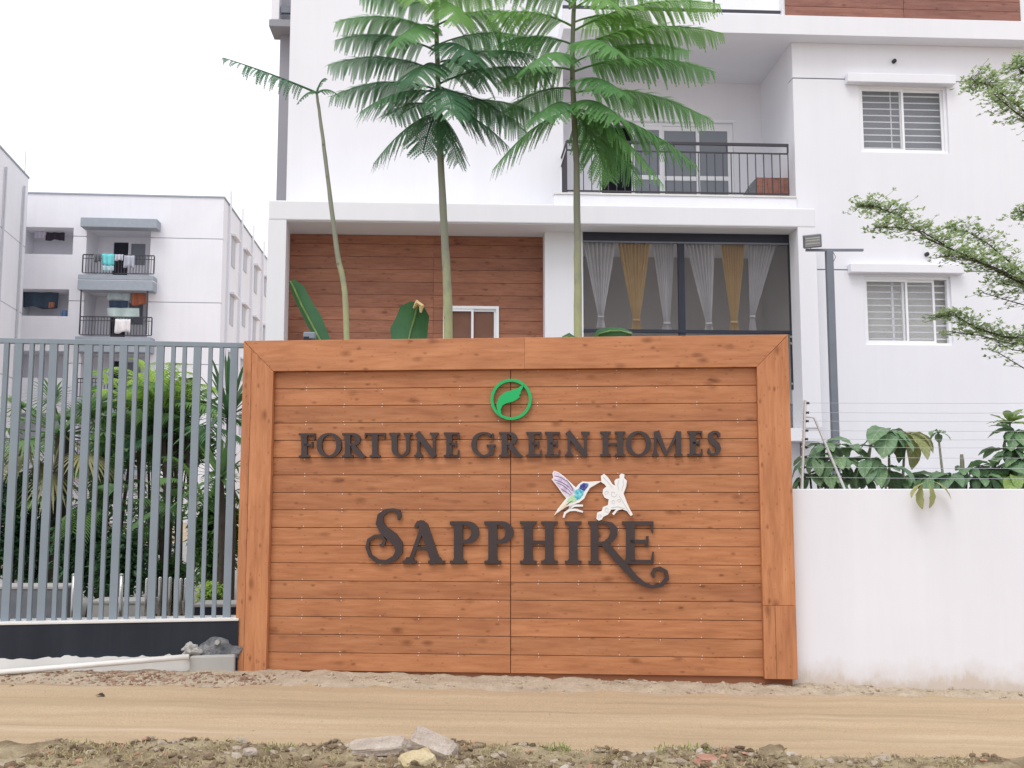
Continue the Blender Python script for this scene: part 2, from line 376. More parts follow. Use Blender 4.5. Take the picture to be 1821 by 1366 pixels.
upright([(uL, zT - g * 2), (uL, zB), (uM - .001, zB), (uM - .001, zT - FWt * .28 - g * 2)])
upright([(uM + .001, zT - FWt * .28 - g * 2), (uM + .001, zB), (iL, zB), (iL, iT - g)])
upright([(uR, zT - g * 2), (uR, jz + .001), (iR, jz + .001), (iR, iT - g)])
upright([(uR, jz - .001), (uR, zB), (iR + FWr * .37, zB), (iR + FWr * .37, jz - .001)])
upright([(iR + FWr * .37 - .002, jz - .001), (iR + FWr * .37 - .002, zB), (iR, zB), (iR, jz - .001)])
NROW = 17; rh = (iT - iB) / NROW; seam = S.u(908, 900, PW)
pm = {}
scr = MB()
for r in range(NROW):
    zc = iT - rh * (r + .5)
    for a, b in ((iL, seam - .003), (seam + .003, iR)):
        key = round(b - a, 3)
        if key not in pm:
            hl, hh = (b - a) / 2, rh / 2 - .0022
            pm[key] = mesh('plank', *(lambda q: (q.v, q.f))(MB().prism([(-hl, -hh), (hl, -hh), (hl, hh), (-hl, hh)], 0, .02)))
        o = obj('plank', pm[key], M['wood'], sign, ((a + b) / 2, PW + random.uniform(0, .002), zc))
        md = o.modifiers.new('bevel', 'BEVEL'); md.width = .0025; md.segments = 1
    x = iL + .28
    while x < iR - .05:
        if random.random() < .8:
            for dz in (-.012, .012):
                if random.random() < .75:
                    k = 5; c0 = Vector((x + random.uniform(-.004, .004), PW - .0015, zc + rh / 2 + dz))
                    scr.add([c0 + Vector((.0042 * math.cos(6.283 * i / k), 0, .0042 * math.sin(6.283 * i / k))) for i in range(k)], [tuple(range(k))])
        x += .333
so_ = scr.build('screw_heads', M['screw'], sign); so_['kind'] = 'stuff'
# --- lettering: every letter one solid mesh made of ribbons (thin parts and stems)
LD = .035                                     # letter thickness
class Glyph:
    def __init__(s, x0, x1, yt, yb): s.x0, s.x1, s.yt, s.yb = x0, x1, yt, yb; s.m = MB(); s.k = 0; s.W = x1 - x0; s.H = yb - yt
    def P(s, x, y):                           # px inside the box (y up) to sign plane
        return S.uz(s.x0 + x, s.yb - y, PW - .004)
    def _front(s): s.k += 1; return PW - LD - .0005 * (s.k % 7)
    def rib(s, pts, n=1):                     # pts: (x, y, width px)
        pl, pr = [], []
        for i, (x, y, wd) in enumerate(pts):
            a = pts[max(i - 1, 0)]; b = pts[min(i + 1, len(pts) - 1)]
            dx, dy = b[0] - a[0], b[1] - a[1]; l = math.hypot(dx, dy) or 1
            pl.append(s.P(x - dy / l * wd / 2, y + dx / l * wd / 2)); pr.append(s.P(x + dy / l * wd / 2, y - dx / l * wd / 2))
        b0, b1 = s._front(), PW - .001; base = len(s.m.v)
        for (a, c), (d, e) in zip(pl, pr):
            s.m.v += [Vector((a, b0, c)), Vector((d, b0, e)), Vector((a, b1, c)), Vector((d, b1, e))]
        for i in range(len(pts) - 1):
            q = base + 4 * i
            s.m.f += [(q, q + 1, q + 5, q + 4), (q, q + 4, q + 6, q + 2), (q + 1, q + 3, q + 7, q + 5)]
        e = base + 4 * (len(pts) - 1)
        s.m.f += [(base, base + 2, base + 3, base + 1), (e, e + 1, e + 3, e + 2)]
    def line(s, x0, y0, x1, y1, w0, w1=None): s.rib([(x0, y0, w0), (x1, y1, w1 or w0)])
    def ser(s, x, y, half, th, up):           # bracketed serif at a stem end; up=+1 at foot
        s.rib([(x - half, y + up * th / 2, th), (x + half, y + up * th / 2, th)])
        s.rib([(x, y + up * th * .6, half * 1.5), (x, y + up * (th * 2.2), half * .9)])
    def stem(s, x, t, y0=0, y1=None, top=True, foot=True, half=None, th=None):
        y1 = s.H if y1 is None else y1; half = half or t * .95; th = th or t * .33
        s.line(x, y0 + .5, x, y1 - .5, t)
        if foot: s.ser(x, y0, half, th, 1)
        if top: s.ser(x, y1, half, th, -1)
    def arc(s, cx, cy, rx, ry, a0, a1, thin, thick, n=28):
        p = []
        for i in range(n + 1):
            a = R(a0 + (a1 - a0) * i / n)
            p.append((cx + rx * math.cos(a), cy + ry * math.sin(a), thin + (thick - thin) * abs(math.cos(a)) ** 1.4))
        s.rib(p)
    def done(s, ch): s.m.build('letter', M['letter'], sign, bevel=0)
def glyph(ch, x0, x1, yt, yb, t=None):
    q = Glyph(x0, x1, yt, yb); W, H = q.W, q.H; t = t or H * .235; th = H * .085
    if ch in 'FE':
        sx = t * .95; q.stem(sx, t)
        q.line(sx, H - th / 2, W - 1, H - th / 2, th); q.line(W - th * .5, H, W - th * .3, H * .72, th * .9, th * .35)
        my = H * .52; q.line(sx, my, W * .80, my, th); q.line(W * .80, my + H * .13, W * .80, my - H * .13, th * .7)
        if ch == 'E':
            q.line(sx, th / 2, W - 1, th / 2, th); q.line(W - th * .5, 0, W - th * .1, H * .28, th * .9, th * .35)
    elif ch == 'O': q.arc(W / 2, H / 2, W / 2 - t * .40, H / 2 - th * .4, 0, 360, th, t * .92, 40)
    elif ch == 'G':
        q.arc(W * .52, H / 2, W * .52 - t * .42, H / 2 - th * .4, 48, 322, th, t * .92, 34)
        q.line(W * .88, H * .70, W * .885, H * .97, th * 1.1, th * .5)
        q.line(W * .83, H * .06, W * .83, H * .46, t * .85); q.line(W * .62, H * .46, W, H * .46, th)
    elif ch in 'PR':
        sx = t * .95; q.stem(sx, t, top=False)
        q.line(0, H - th / 2, sx + 1, H - th / 2, th)
        bx = W * (.93 if ch == 'P' else .80) - t * .42; by = H * .735; br = H * .265 - th / 2; bl = sx + (bx - sx) * .35
        pts = [(sx, H - th / 2, th), (bl, H - th / 2, th)]
        for i in range(17):
            a = R(90 - 180 * i / 16); pts.append((bl + (bx - bl) * math.cos(a), by + br * math.sin(a), th + (t * .92 - th) * math.cos(a) ** 1.3 if i < 16 else th))
        pts += [(sx, by - br, th)]
        q.rib(pts)
        if ch == 'R': q.rib([(W * .46, H * .47, t * .8), (W * .66, H * .24, t), (W * .84, H * .05, t * .9), (W + 1, 0.6, th * .6)])
    elif ch == 'T':
        q.stem(W / 2, t, top=False); q.line(0, H - th / 2, W, H - th / 2, th)
        q.line(th * .5, H, th * .1, H * .76, th, th * .35); q.line(W - th * .5, H, W - th * .1, H * .76, th, th * .35)
    elif ch == 'U':
        a, b = t * .95, W - t * .75
        q.line(a, H - 1, a, H * .34, t); q.ser(a, H, t * .95, th, -1)
        pts = [(a, H * .36, t)]
        for i in range(15):
            g_ = R(180 + 180 * i / 14); c = math.cos(g_)
            pts.append(((a + b) / 2 + (b - a) / 2 * c, H * .33 + (H * .33 - th * .6) * math.sin(g_), th + ((t if c < 0 else t * .62) - th) * abs(c) ** 1.3))
        pts.append((b, H * .5, t * .62)); q.rib(pts); q.line(b, H * .4, b, H - 1, t * .62); q.ser(b, H, t * .75, th, -1)
    elif ch == 'N':
        a, b = t * .8, W - t * .7
        q.stem(a, t * .5, half=t * .75, th=th, top=False); q.line(b, 1, b, H - 1, t * .5); q.ser(b, H, t * .75, th, -1)
        q.rib([(a - t * .25, H, t * 1.0), (b + t * .05, 0, t * 1.0)])
    elif ch == 'H':
        a, b = t * .95, W - t * .95; q.stem(a, t); q.stem(b, t); q.line(a, H * .5, b, H * .5, th)
    elif ch == 'I': q.stem(W / 2, t)
    elif ch == 'M':
        q.stem(W * .11, t * .45, half=W * .11, th=th, top=False); q.stem(W * .87, t * .95, half=W * .13, th=th, top=False)
        q.rib([(W * .15, H, t * .95), (W * .47, H * .04, t * .6)]); q.rib([(W * .85, H, t * .45), (W * .47, H * .02, t * .4)])
    elif ch == 'A':
        q.line(W * .50, H * .93, W * .15, 0, th * 1.1); q.rib([(W * .44, H, t * .5), (W * .50, H * .9, t * 1.05), (W * .84, 0, t * 1.05)])
        q.ser(W * .15, 0, t * .8, th * .8, 1); q.ser(W * .84, 0, t * .95, th * .8, 1); q.line(W * .27, H * .36, W * .68, H * .36, th)
        q.rib([(W * .30, H * .86, th), (W * .38, H * .97, th * 1.1), (W * .46, H, th * .8)])
    elif ch == 'S':
        q.rib([(W * .86, H * .74, th * .5), (W * .87, H * .86, th * 1.6), (W * .70, H - th * .55, th * 1.1), (W * .42, H - th * .6, th * 1.3), (W * .20, H * .86, t * .7), (W * .20, H * .70, t * .95), (W * .45, H * .55, t * 1.1), (W * .72, H * .42, t * 1.1), (W * .84, H * .26, t * .9), (W * .72, H * .10, t * .6), (W * .45, th * .6, th * 1.2), (W * .22, th * .8, th * 1.2), (W * .08, H * .16, th * 1.5), (W * .08, H * .30, th * .5)])
    q.done(ch)
row1 = [('F', 533, 562), ('O', 565, 608), ('R', 610, 650), ('T', 650, 686), ('U', 693, 734), ('N', 737, 780), ('E', 790, 817), ('G', 839, 882), ('R', 888, 928), ('E', 936, 963), ('E', 969, 996), ('N', 1004, 1048), ('H', 1067, 1112), ('O', 1113.5, 1157), ('M', 1159, 1213), ('E', 1222, 1248.5), ('S', 1258, 1281)]
for ch, a, b in row1:
    dy = -4.5 * ((a + b) / 2 - 547) / 720
    glyph(ch, a, b, 771 + dy, 813.5 + dy * .6, 10)
for ch, a, b in [('A', 719, 788), ('P', 801, 856), ('P', 862, 917), ('H', 925, 992), ('I', 1007, 1032), ('E', 1106, 1162)]:
    glyph(ch, a, b, 927, 1002, 15.5)
q = Glyph(640, 740, 900, 1005)                # big S with a curl
def zz(x, y): return (620 + x / 3.035 - 640, 1005 - (820 + y / 3.035))
q.rib([(*zz(x, y), wd) for x, y, wd in [(272, 318, 3), (278, 292, 8), (270, 272, 9), (240, 262, 5), (205, 268, 7), (175, 295, 11), (170, 335, 14), (195, 375, 16), (240, 410, 18), (272, 450, 16), (275, 490, 13), (250, 525, 10), (205, 545, 8), (160, 540, 7), (120, 510, 6), (103, 465, 6), (112, 425, 6), (145, 405, 6), (180, 405, 6.5), (197, 428, 6), (190, 450, 6), (172, 455, 5)]])
q.done('S')
q = Glyph(1040, 1200, 900, 1050)              # R with a swash leg
def zr(x, y): return (620 + x / 3.035 - 1040, 1050 - (820 + y / 3.035))
X = lambda L_: [(*zr(x, y), wd) for x, y, wd in L_]
q.rib(X([(1327, 332, 14), (1327, 548, 14)])); q.rib(X([(1292, 332, 5.5), (1330, 332, 5.5)])); q.rib(X([(1294, 546, 5.5), (1362, 546, 5.5)]))
q.rib(X([(1327, 538, 13), (1327, 546, 20)]))
q.rib(X([(1327, 332, 5), (1385, 332, 5), (1415, 342, 9), (1430, 365, 13.5), (1430, 395, 14), (1412, 425, 11), (1380, 442, 6), (1330, 446, 5)]))
q.rib(X([(1365, 440, 6), (1395, 460, 13), (1440, 515, 13.5), (1500, 580, 13), (1545, 630, 11), (1590, 662, 8), (1640, 678, 6), (1690, 665, 7), (1718, 632, 7.5), (1712, 595, 6.5), (1680, 577, 6), (1650, 585, 5.5), (1636, 606, 5.5), (1648, 625, 5)]))
q.done('R')
# --- round green emblem with a leaf
def emblem(name, parent, px_pts, mat, b0, b1, label=None):
    o = MB().prism([S.uz(x, y, PW) for x, y in px_pts], b0, b1).build(name, mat, parent)
    if label: o['label'] = label
    return o
ring = MB(); cu, cz = S.uz(909.5, 711, PW); ro, ri = S.u(946, 711, PW) - cu, S.u(941, 711, PW) - cu
for i in range(48):
    a, b = 2 * math.pi * i / 48, 2 * math.pi * (i + 1) / 48
    p = [(cu + r * math.cos(t), cz + r * math.sin(t)) for r, t in ((ri, a), (ro, a), (ro, b), (ri, b))]
    v = [(x, y, z) for y in (PW - .04, PW - .001) for x, z in p]
    ring.add(v, [(0, 1, 2, 3), (1, 5, 6, 2), (0, 3, 7, 4)])
ro_ = ring.build('round_emblem', M['green'], sign); ro_['label'] = 'bright green ring emblem with a leaf inside'
def z4(l): return [(880 + x / 4.336, 640 + y / 4.336) for x, y in l]
emblem('emblem_leaf', ro_, z4([(226, 192), (216, 225), (200, 250), (204, 262), (190, 275), (196, 290), (175, 306), (140, 326), (92, 338), (62, 354), (48, 384), (52, 420), (80, 455), (50, 446), (26, 405), (16, 350), (36, 292), (78, 256), (140, 236), (180, 222)]), M['green'], PW - .046, PW - .001)
# --- hummingbird and blossom
M['emb_white'] = paint('emblem white', (.80, .80, .80), .4, .05, 8, 0, 0)
M['emb_grey'] = paint('emblem grey line', (.50, .52, .54), .5, .05, 8, 0, 0)
M['emb_ink'] = paint('emblem ink', (.05, .045, .10), .4, .1, 8, 0, 0)
def tri(name, cols, scale):
    m, nt, b = newmat(name); f = noise_tex(nt, coords(nt), scale, 2)
    L(nt, ramp(nt, f, [(.35, cols[0]), (.5, cols[1]), (.65, cols[2])]), b.inputs['Base Color']); b.inputs['Roughness'].default_value = .35; return m
M['emb_wing'] = tri('wing lilac', [(.50, .40, .58), (.66, .56, .72), (.74, .66, .78)], 25)
M['emb_head'] = tri('head blue', [(.02, .02, .16), (.05, .05, .30), (.06, .22, .48)], 60)
M['emb_body'] = tri('breast teal', [(.05, .30, .48), (.12, .52, .62), (.30, .66, .66)], 45)
M['emb_belly'] = tri('belly green', [(.20, .48, .25), (.42, .66, .40), (.62, .72, .45)], 45)
M['emb_tail'] = tri('tail cream', [(.75, .55, .30), (.78, .70, .56), (.80, .76, .74)], 40)
def z6(l): return [(960 + x / 5.69, 820 + y / 5.69) for x, y in l]
bird = emblem('hummingbird_emblem', sign, z6([(145, 98), (185, 112), (240, 150), (310, 215), (365, 268), (395, 232), (430, 206), (495, 210), (560, 205), (628, 203), (565, 238), (508, 272), (478, 320), (448, 380), (400, 418), (340, 440), (270, 462), (210, 502), (143, 552), (185, 480), (240, 410), (268, 376), (225, 325), (180, 260), (140, 210), (121, 185), (138, 170), (128, 125)]), M['emb_white'], PW - .03, PW - .001, 'coloured hummingbird cut-out with lilac wing and blue head')
f0, f1 = PW - .0325, PW - .028
emblem('wing', bird, z6([(150, 108), (190, 125), (245, 165), (310, 232), (352, 285), (335, 345), (282, 365), (235, 318), (190, 255), (150, 205), (132, 184), (150, 172), (140, 128)]), M['emb_wing'], f0, f1)
emblem('head', bird, z6([(398, 275), (412, 240), (440, 222), (490, 228), (492, 250), (470, 280), (450, 305), (420, 290)]), M['emb_head'], f0, f1)
emblem('breast', bird, z6([(350, 300), (395, 278), (447, 306), (438, 345), (405, 385), (375, 395), (350, 350)]), M['emb_body'], f0, f1)
emblem('belly', bird, z6([(305, 365), (347, 340), (372, 396), (345, 415), (295, 425), (270, 405)]), M['emb_belly'], f0, f1)
emblem('tail', bird, z6([(262, 405), (300, 428), (265, 455), (210, 492), (158, 538), (200, 475), (240, 425)]), M['emb_tail'], f0, f1)
def ink(name, parent, lines, mat, wd, b0, b1):
    for ln in lines:
        q = Glyph(0, 1821, 0, 1366); pp = z6(ln); n = len(pp)
        q.rib([(x, 1366 - y, wd * (1 if n < 3 else (.5 + .5 * math.sin(math.pi * (i + .5) / n)))) for i, (x, y) in enumerate(pp)])
        for v in q.m.v: v.y = b0 if v.y < PW - .02 else b1
        q.m.build(name, mat, parent)
ink('feather_line', bird, [[(150, 190), (220, 215), (280, 250), (325, 300)], [(165, 215), (230, 245), (290, 290), (320, 330)], [(270, 190), (300, 230), (322, 262), (335, 300)], [(150, 150), (215, 165), (270, 205)], [(215, 280), (260, 310), (310, 345)], [(330, 400), (300, 420), (270, 445)], [(420, 250), (440, 245), (460, 255)]], M['emb_ink'], 1.1, PW - .034, PW - .031)
ink('perch_twig', bird, [[(240, 572), (255, 525), (300, 495), (360, 492), (437, 514)], [(300, 480), (350, 450), (437, 450)], [(300, 480), (318, 450), (325, 430)]], M['emb_white'], 4.6, PW - .026, PW - .001)
bl = emblem('blossom_emblem', sign, z6([(618, 150), (650, 130), (690, 165), (735, 235), (762, 250), (752, 205), (770, 182), (806, 176), (806, 140), (830, 126), (856, 140), (852, 172), (880, 200), (872, 260), (846, 328), (880, 420), (912, 490), (940, 540), (918, 556), (880, 505), (830, 486), (785, 500), (748, 548), (730, 532), (770, 488), (722, 490), (690, 540), (640, 565), (628, 590), (598, 602), (572, 585), (580, 522), (625, 505), (640, 465), (688, 445), (696, 388), (655, 370), (635, 330), (640, 285), (672, 258), (655, 235), (622, 215)]), M['emb_white'], PW - .03, PW - .001, 'white blossom cut-out with grey outlines')
def spiral(cx, cy, r, a0=0): return [(cx + r * (1 - i / 14) * math.cos(a0 + i * .62), cy + r * (1 - i / 14) * math.sin(a0 + i * .62)) for i in range(11)]
ink('petal_line', bl, [spiral(745, 330, 38), spiral(680, 320, 26, 2), spiral(745, 410, 24, 1), spiral(800, 405, 22, 3), spiral(680, 490, 28, 1), spiral(610, 555, 22, 2), [(640, 160), (690, 215), (735, 270)], [(800, 190), (785, 240), (800, 300)], [(840, 185), (845, 240), (825, 300)], [(800, 350), (850, 430), (910, 525)], [(720, 470), (790, 460), (860, 480)]], M['emb_grey'], .8, PW - .0325, PW - .029)

# ------------------------------------------------------------------ slatted gate on its plinth, left of the sign
G = Plane(9.1, R(8.3))
gate = thing('slatted_fence', 'blue grey metal fence of upright slats on dark plinth left of the sign', 'fence', G.loc(), G.psi)
gz_top = (G.z(0, 601.4) + G.z(434, 610.7)) / 2; gz_low = (G.z(60, 1104) + G.z(400, 1098)) / 2
gR = G.u(431, 800); gL = G.u(-260, 800)
boxo('top_rail', M['steel_grey'], gate, gL, gR, -.022, .028, gz_top - .042, gz_top, .003)
wide = [34.3, 96.2, 158.7, 220.6, 286, 351.9, 417]; nar = [12, 57.4, 75.8, 118.6, 136, 180, 199.7, 243, 263, 309, 329, 375, 394.7]
slw = mesh('slat', *(lambda q: (q.v, q.f))(MB().box(-.031, .031, -.02, .02, 0, gz_top - .042 - gz_low)))
sln = mesh('slat', *(lambda q: (q.v, q.f))(MB().box(-.0165, .0165, -.02, .02, 0, gz_top - .042 - gz_low)))
up = [(G.u(x, 616), slw) for x in wide] + [(G.u(x, 616), sln) for x in nar]
w0_ = G.u(34.3, 616); per = (G.u(417, 616) - w0_) / 6
for k in (1, 2, 3): up += [(w0_ - per * k, slw), (w0_ - per * k + .105, sln), (w0_ - per * k + .2, sln)]
for u_, me in up: obj('slat', me, M['steel_grey'], gate, (u_, 0, gz_low))
pl = thing('plinth_wall', 'low dark blue painted plinth wall under the slatted fence', 'wall', G.loc(), G.psi)
pt = gz_low; pb = G.z(200, 1163)
boxo('painted_face', M['plinth'], pl, gL, gR + .02, -.10, .14, -.4, pt - .018)
boxo('coping', M['cement_white'], pl, gL, gR + .02, -.108, .15, pt - .018, pt + .002, .004)
sk = MB(); n = 90
for i in range(n):                             # rough white cement skim along the foot
    a = gL + (G.u(345, 1160) - gL) * i / n; b = gL + (G.u(345, 1160) - gL) * (i + 1) / n
    h = lambda u_: G.z(200, 1166) + .012 * fbm(u_, 0, 9) + .03 * max(0, fbm(u_, 4, 14)) - .006 * math.sin(u_ * 2)
    sk.add([(a, -.125, -.3), (b, -.125, -.3), (b, -.112, h(b)), (a, -.112, h(a)), (b, -.09, h(b)), (a, -.09, h(a))], [(0, 1, 2, 3), (3, 2, 4, 5)])
sk.build('cement_skim', M['cement_white'], pl)
cb = thing('concrete_block', 'rough grey concrete footing block beside the sign corner', 'block', G.loc(), G.psi)
a, b = G.u(338, 1160, -.16), G.u(418, 1160, -.16)
def lump(name, mat, parent, c, r, seed, amp=.18, sub=3, flatz=0):
    bm_v, bm_f = ico(sub); v = []
    for p in bm_v:
        n_ = noise.fractal(Vector(p) * 1.4 + Vector((seed * 7.1, seed * 3.3, seed)), 1, 2, 4)
        k = 1 + amp * n_; v.append((c[0] + p[0] * r[0] * k, c[1] + p[1] * r[1] * k, c[2] + p[2] * r[2] * k))
    return obj(name, mesh(name, v, bm_f, True), mat, parent)
_ico = {}
def ico(sub):
    if sub not in _ico:
        import bmesh
        bm = bmesh.new(); bmesh.ops.create_icosphere(bm, subdivisions=sub, radius=1); bm.verts.ensure_lookup_table()
        _ico[sub] = ([v.co.copy() for v in bm.verts], [tuple(v.index for v in f.verts) for f in bm.faces]); bm.free()
    return _ico[sub]
boxo('footing', M['cement'], cb, a, b, -.17, -.101, -.2, G.z(380, 1167, -.2), .015)
lump('mortar_smear', M['mortar'], cb, ((a + b) / 2 + .01, -.10, G.z(380, 1160, -.15)), (.17, .018, .10), 3, .45, 4)
MB().tube([((a + b) / 2 + .03, -.135, G.z(384, 1143, -.15)), ((a + b) / 2 + .03, -.10, G.z(384, 1143, -.15))], .02, 12).build('pipe_cap', M['cement'], cb)
lump('rubble_heap', M['cement'], cb, (a + .0, -.13, G.z(343, 1157, -.15)), (.07, .035, .045), 5, .9, 4)
p0, p1 = at(-150, 1208, 8.22), at(336, 1168, 8.5)
pipe = MB().tube([p0, (p0 + p1) / 2, p1], .023, 12).build('pvc_pipe', M['pvc'], smooth=True)
tag(pipe, 'long white plastic pipe lying along the foot of the dark plinth', 'pipe')

# ------------------------------------------------------------------ white boundary wall with electric fence, right of the sign
Wp = Plane(8.62, R(-4.4))
bw = thing('boundary_wall', 'low white plastered boundary wall right of the timber sign', 'wall', Wp.loc(), Wp.psi)
wz = (Wp.z(1410, 868) + Wp.z(1821, 871)) / 2
boxo('wall_body', M['wall_white'], bw, Wp.u(1395, 1000), 9.5, 0, .2, -.4, wz, .008)
ef = thing('electric_fence', 'galvanised electric fence post with brace and thin wires on white wall', 'fence', Wp.loc(), Wp.psi)
ub, ut = Wp.uz(1426, 868, .1), Wp.uz(1432, 712, .1)
MB().tube([(ub[0], .1, wz), (ut[0], .1, ut[1])], .013, 6).build('post', M['galv'], ef)
br0, br1, br2 = Wp.uz(1502, 866, .1), Wp.uz(1448, 743, .1), Wp.uz(1432, 741, .1)
MB().tube([(br0[0], .1, wz), (br1[0], .1, br1[1]), (br2[0], .1, br2[1])], .011, 6).build('brace', M['galv'], ef)
for i, y in enumerate([717, 734, 749, 766, 781, 795, 813, 831, 849]):
    x = 1432 - (y - 712) * 6 / 156
    u_, z_ = Wp.uz(x, y, .1)
    MB().tube([(u_ + .008, .1, z_), (u_ + .018, .1, z_), (u_ + .022, .1, z_), (u_ + .034, .1, z_)], [.006, .013, .007, .012], 8).build('insulator', M['rubber'], ef)
    MB().tube([(u_ - .02, .1, z_), (u_ + .008, .1, z_)], .006, 6).build('bolt', M['galv'], ef)
    MB().tube([(u_ + .03, .088, z_), (u_ + 1.2, .088, z_ - .012), (u_ + 5, .088, z_ - .02)], .0016, 4).build('wire', M['wire'], ef)

# ------------------------------------------------------------------ the apartment building
B = Plane(16.0, R(3.1))
bld = thing('apartment_building', 'white apartment building with timber recess, balcony and curtained window behind the sign', 'building', B.loc(), B.psi)
FR, CO, WO, UL_, BK = -.5, -.05, .30, .85, 1.75   # depths: porch frame, column/screen, timber, upper left wall, balcony back
zt = 12.5                                          # top of what is built
# right wall with its two windows and grooves
uW0 = B.u(1412, 220); uW1 = 9.6; z_slab0 = B.z(1600, 66, -.3); z_slab1 = B.z(1600, 32, -.3)
win = []
for (xa, xb, ya, yb) in ((1529, 1686, 152, 272), (1537, 1693, 491, 614)):
    win.append((B.u(xa, (ya + yb) / 2), B.u(xb, (ya + yb) / 2), B.z((xa + xb) / 2, yb), B.z((xa + xb) / 2, ya)))
zg = [B.z(1600, 143), B.z(1600, 481)]
holes = [(*w_,) for w_ in win] + [(uW0 - 1, uW1 + 1, z_ - .010, z_ + .010) for z_ in zg]
wall_holes(uW0, uW1, -.3, z_slab0, holes, 0, .22).build('right_wall', M['white'], bld)
for z_ in zg: boxo('groove', M['pole'], bld, uW0 + .01, uW1, .018, .05, z_ - .011, z_ + .011)
def window(parent, w_, wd, pane, back, sashes, bars, name='window', gap=.0, handle=False):
    a, b, c, d = w_; ft = .045
    o = wall_holes(a - gap, b + gap, c - gap, d + gap, [(a + ft, b - ft, c + ft, d - ft)], wd, wd + .07).build(name, M['upvc'], parent, bevel=.003)
    for (sa, sb, dd) in sashes:
        x0, x1 = a + ft + (b - a - 2 * ft) * sa, a + ft + (b - a - 2 * ft) * sb
        wall_holes(x0, x1, c + ft, d - ft, [(x0 + .035, x1 - .035, c + ft + .04, d - ft - .04)], wd + .012 + dd, wd + .035 + dd).build('sash', M['upvc'], o)
        boxo('pane', pane, o, x0 + .03, x1 - .03, wd + .021 + dd, wd + .026 + dd, c + ft + .03, d - ft - .03)
    for k in range(bars):
        z_ = c + ft + (d - c - 2 * ft) * (k + .75) / (bars + .5)
        boxo('grille_bar', M['grille'], o, a + ft * .6, b - ft * .6, wd + .105, wd + .117, z_ - .009, z_ + .009)
    if back: boxo('inner_blind', back, o, a - .2, b + .2, wd + .26, wd + .28, c - .2, d + .2)
    return o
w1 = window(bld, win[0], .05, M['glass_pale'], M['blind'], [(0, .52, .0), (.48, 1, .03)], 9)
boxo('grille_upright', M['grille'], w1, win[0][0] + .60, win[0][0] + .618, .17, .18, win[0][2] + .05, win[0][3] - .05)
w2 = window(bld, win[1], .05, M['glass_pale'], M['blind_pale'], [(0, .52, .0), (.46, .86, .03)], 9)
boxo('grille_upright', M['grille'], w2, win[1][0] + .53, win[1][0] + .565, .155, .168, win[1][2] + .05, win[1][3] - .05)
for (xa, xb, ya, yb) in ((1508, 1700, 131, 147), (1513, 1715, 469, 485)):
    um = (ya + yb) / 2
    boxo('lintel', M['white'], bld, B.u(xa, um, -.14), B.u(xb, um, -.14), -.14, -.001, B.z(1605, yb, -.14), B.z(1605, ya, -.14), .012)
for x, y, wd in ((1589, 110, 0), (1647, 453, 0), (1127, 190, BK)):
    u_, z_ = B.uz(x, y, wd)
    MB().tube([(u_, wd - .05, z_), (u_, wd + .0, z_)], .034, 14).build('vent_pipe', M['rubber'], bld)
# floor slab band over the balcony and the storey above
uS0 = B.u(1002, 45, -.3)
boxo('floor_band', M['white'], bld, uS0, uW1, -.3, BK + .1, z_slab0 + .002, z_slab1, .006)
uT0 = B.u(1397, 15, -.28); uT1 = B.u(1815, 15, -.28)
ph = .17
for k in range(5):
    z0 = z_slab1 + .004 + ph * k
    for a_, b_ in ((uT0, (uT0 + uT1) / 2 - .003), ((uT0 + uT1) / 2 + .003, uT1)):
        flat('parapet_plank', [(a_, z0), (b_, z0), (b_, z0 + ph - .005), (a_, z0 + ph - .005)], M['wood_box'], bld, -.27, -.24)
boxo('parapet', M['white'], bld, uT0 - .05, uT1 + .2, -.239, -.1, z_slab1, z_slab1 + .95)
boxo('upper_wall', M['white'], bld, uS0, uW1, BK + .1, BK + .3, z_slab1, zt)
for k in range(7):
    u_ = uS0 + .1 + k * .4
    boxo('upper_rail_post', M['rail'], bld, u_, u_ + .03, -.2, -.17, z_slab1, z_slab1 + .9)
boxo('upper_rail', M['rail'], bld, uS0, uT0 - .06, -.205, -.165, z_slab1 + .08, z_slab1 + .12)
# upper left wall, grey return and air conditioner ledge
uC = B.u(512.5, 200, UL_); uBL = B.u(1002, 300, UL_); z_porch = B.z(960, 363, FR)
boxo('upper_left_wall', M['white'], bld, uC, uBL, UL_, BK + .1, z_porch - .3, zt)
ug = B.u(495, 200, UL_ + .7)
boxo('grey_return', M['side_grey'], bld, ug, uC + .4, UL_ + .7, UL_ + 3, -.3, zt)
ul = B.u(481, 40, UL_ + .5); zl = B.z(495, 45, UL_ + .5)
boxo('service_ledge', M['side_grey'], bld, ul, uC - .003, UL_ + .35, UL_ + .9, zl - .09, zl + .04, .01)
acu = boxo('ledge_screen', M['far_white'], bld, ul + .03, ul + .17, UL_ + .38, UL_ + .6, zl + .05, zl + .62, .01)
boxo('ledge_duct', M['pole'], bld, ul + .19, uC - .02, UL_ + .42, UL_ + .5, zl + .20, zl + .32)
boxo('ledge_pipe', M['rail'], bld, uC - .06, uC - .02, UL_ + .34, UL_ + .38, zl + .042, zt)
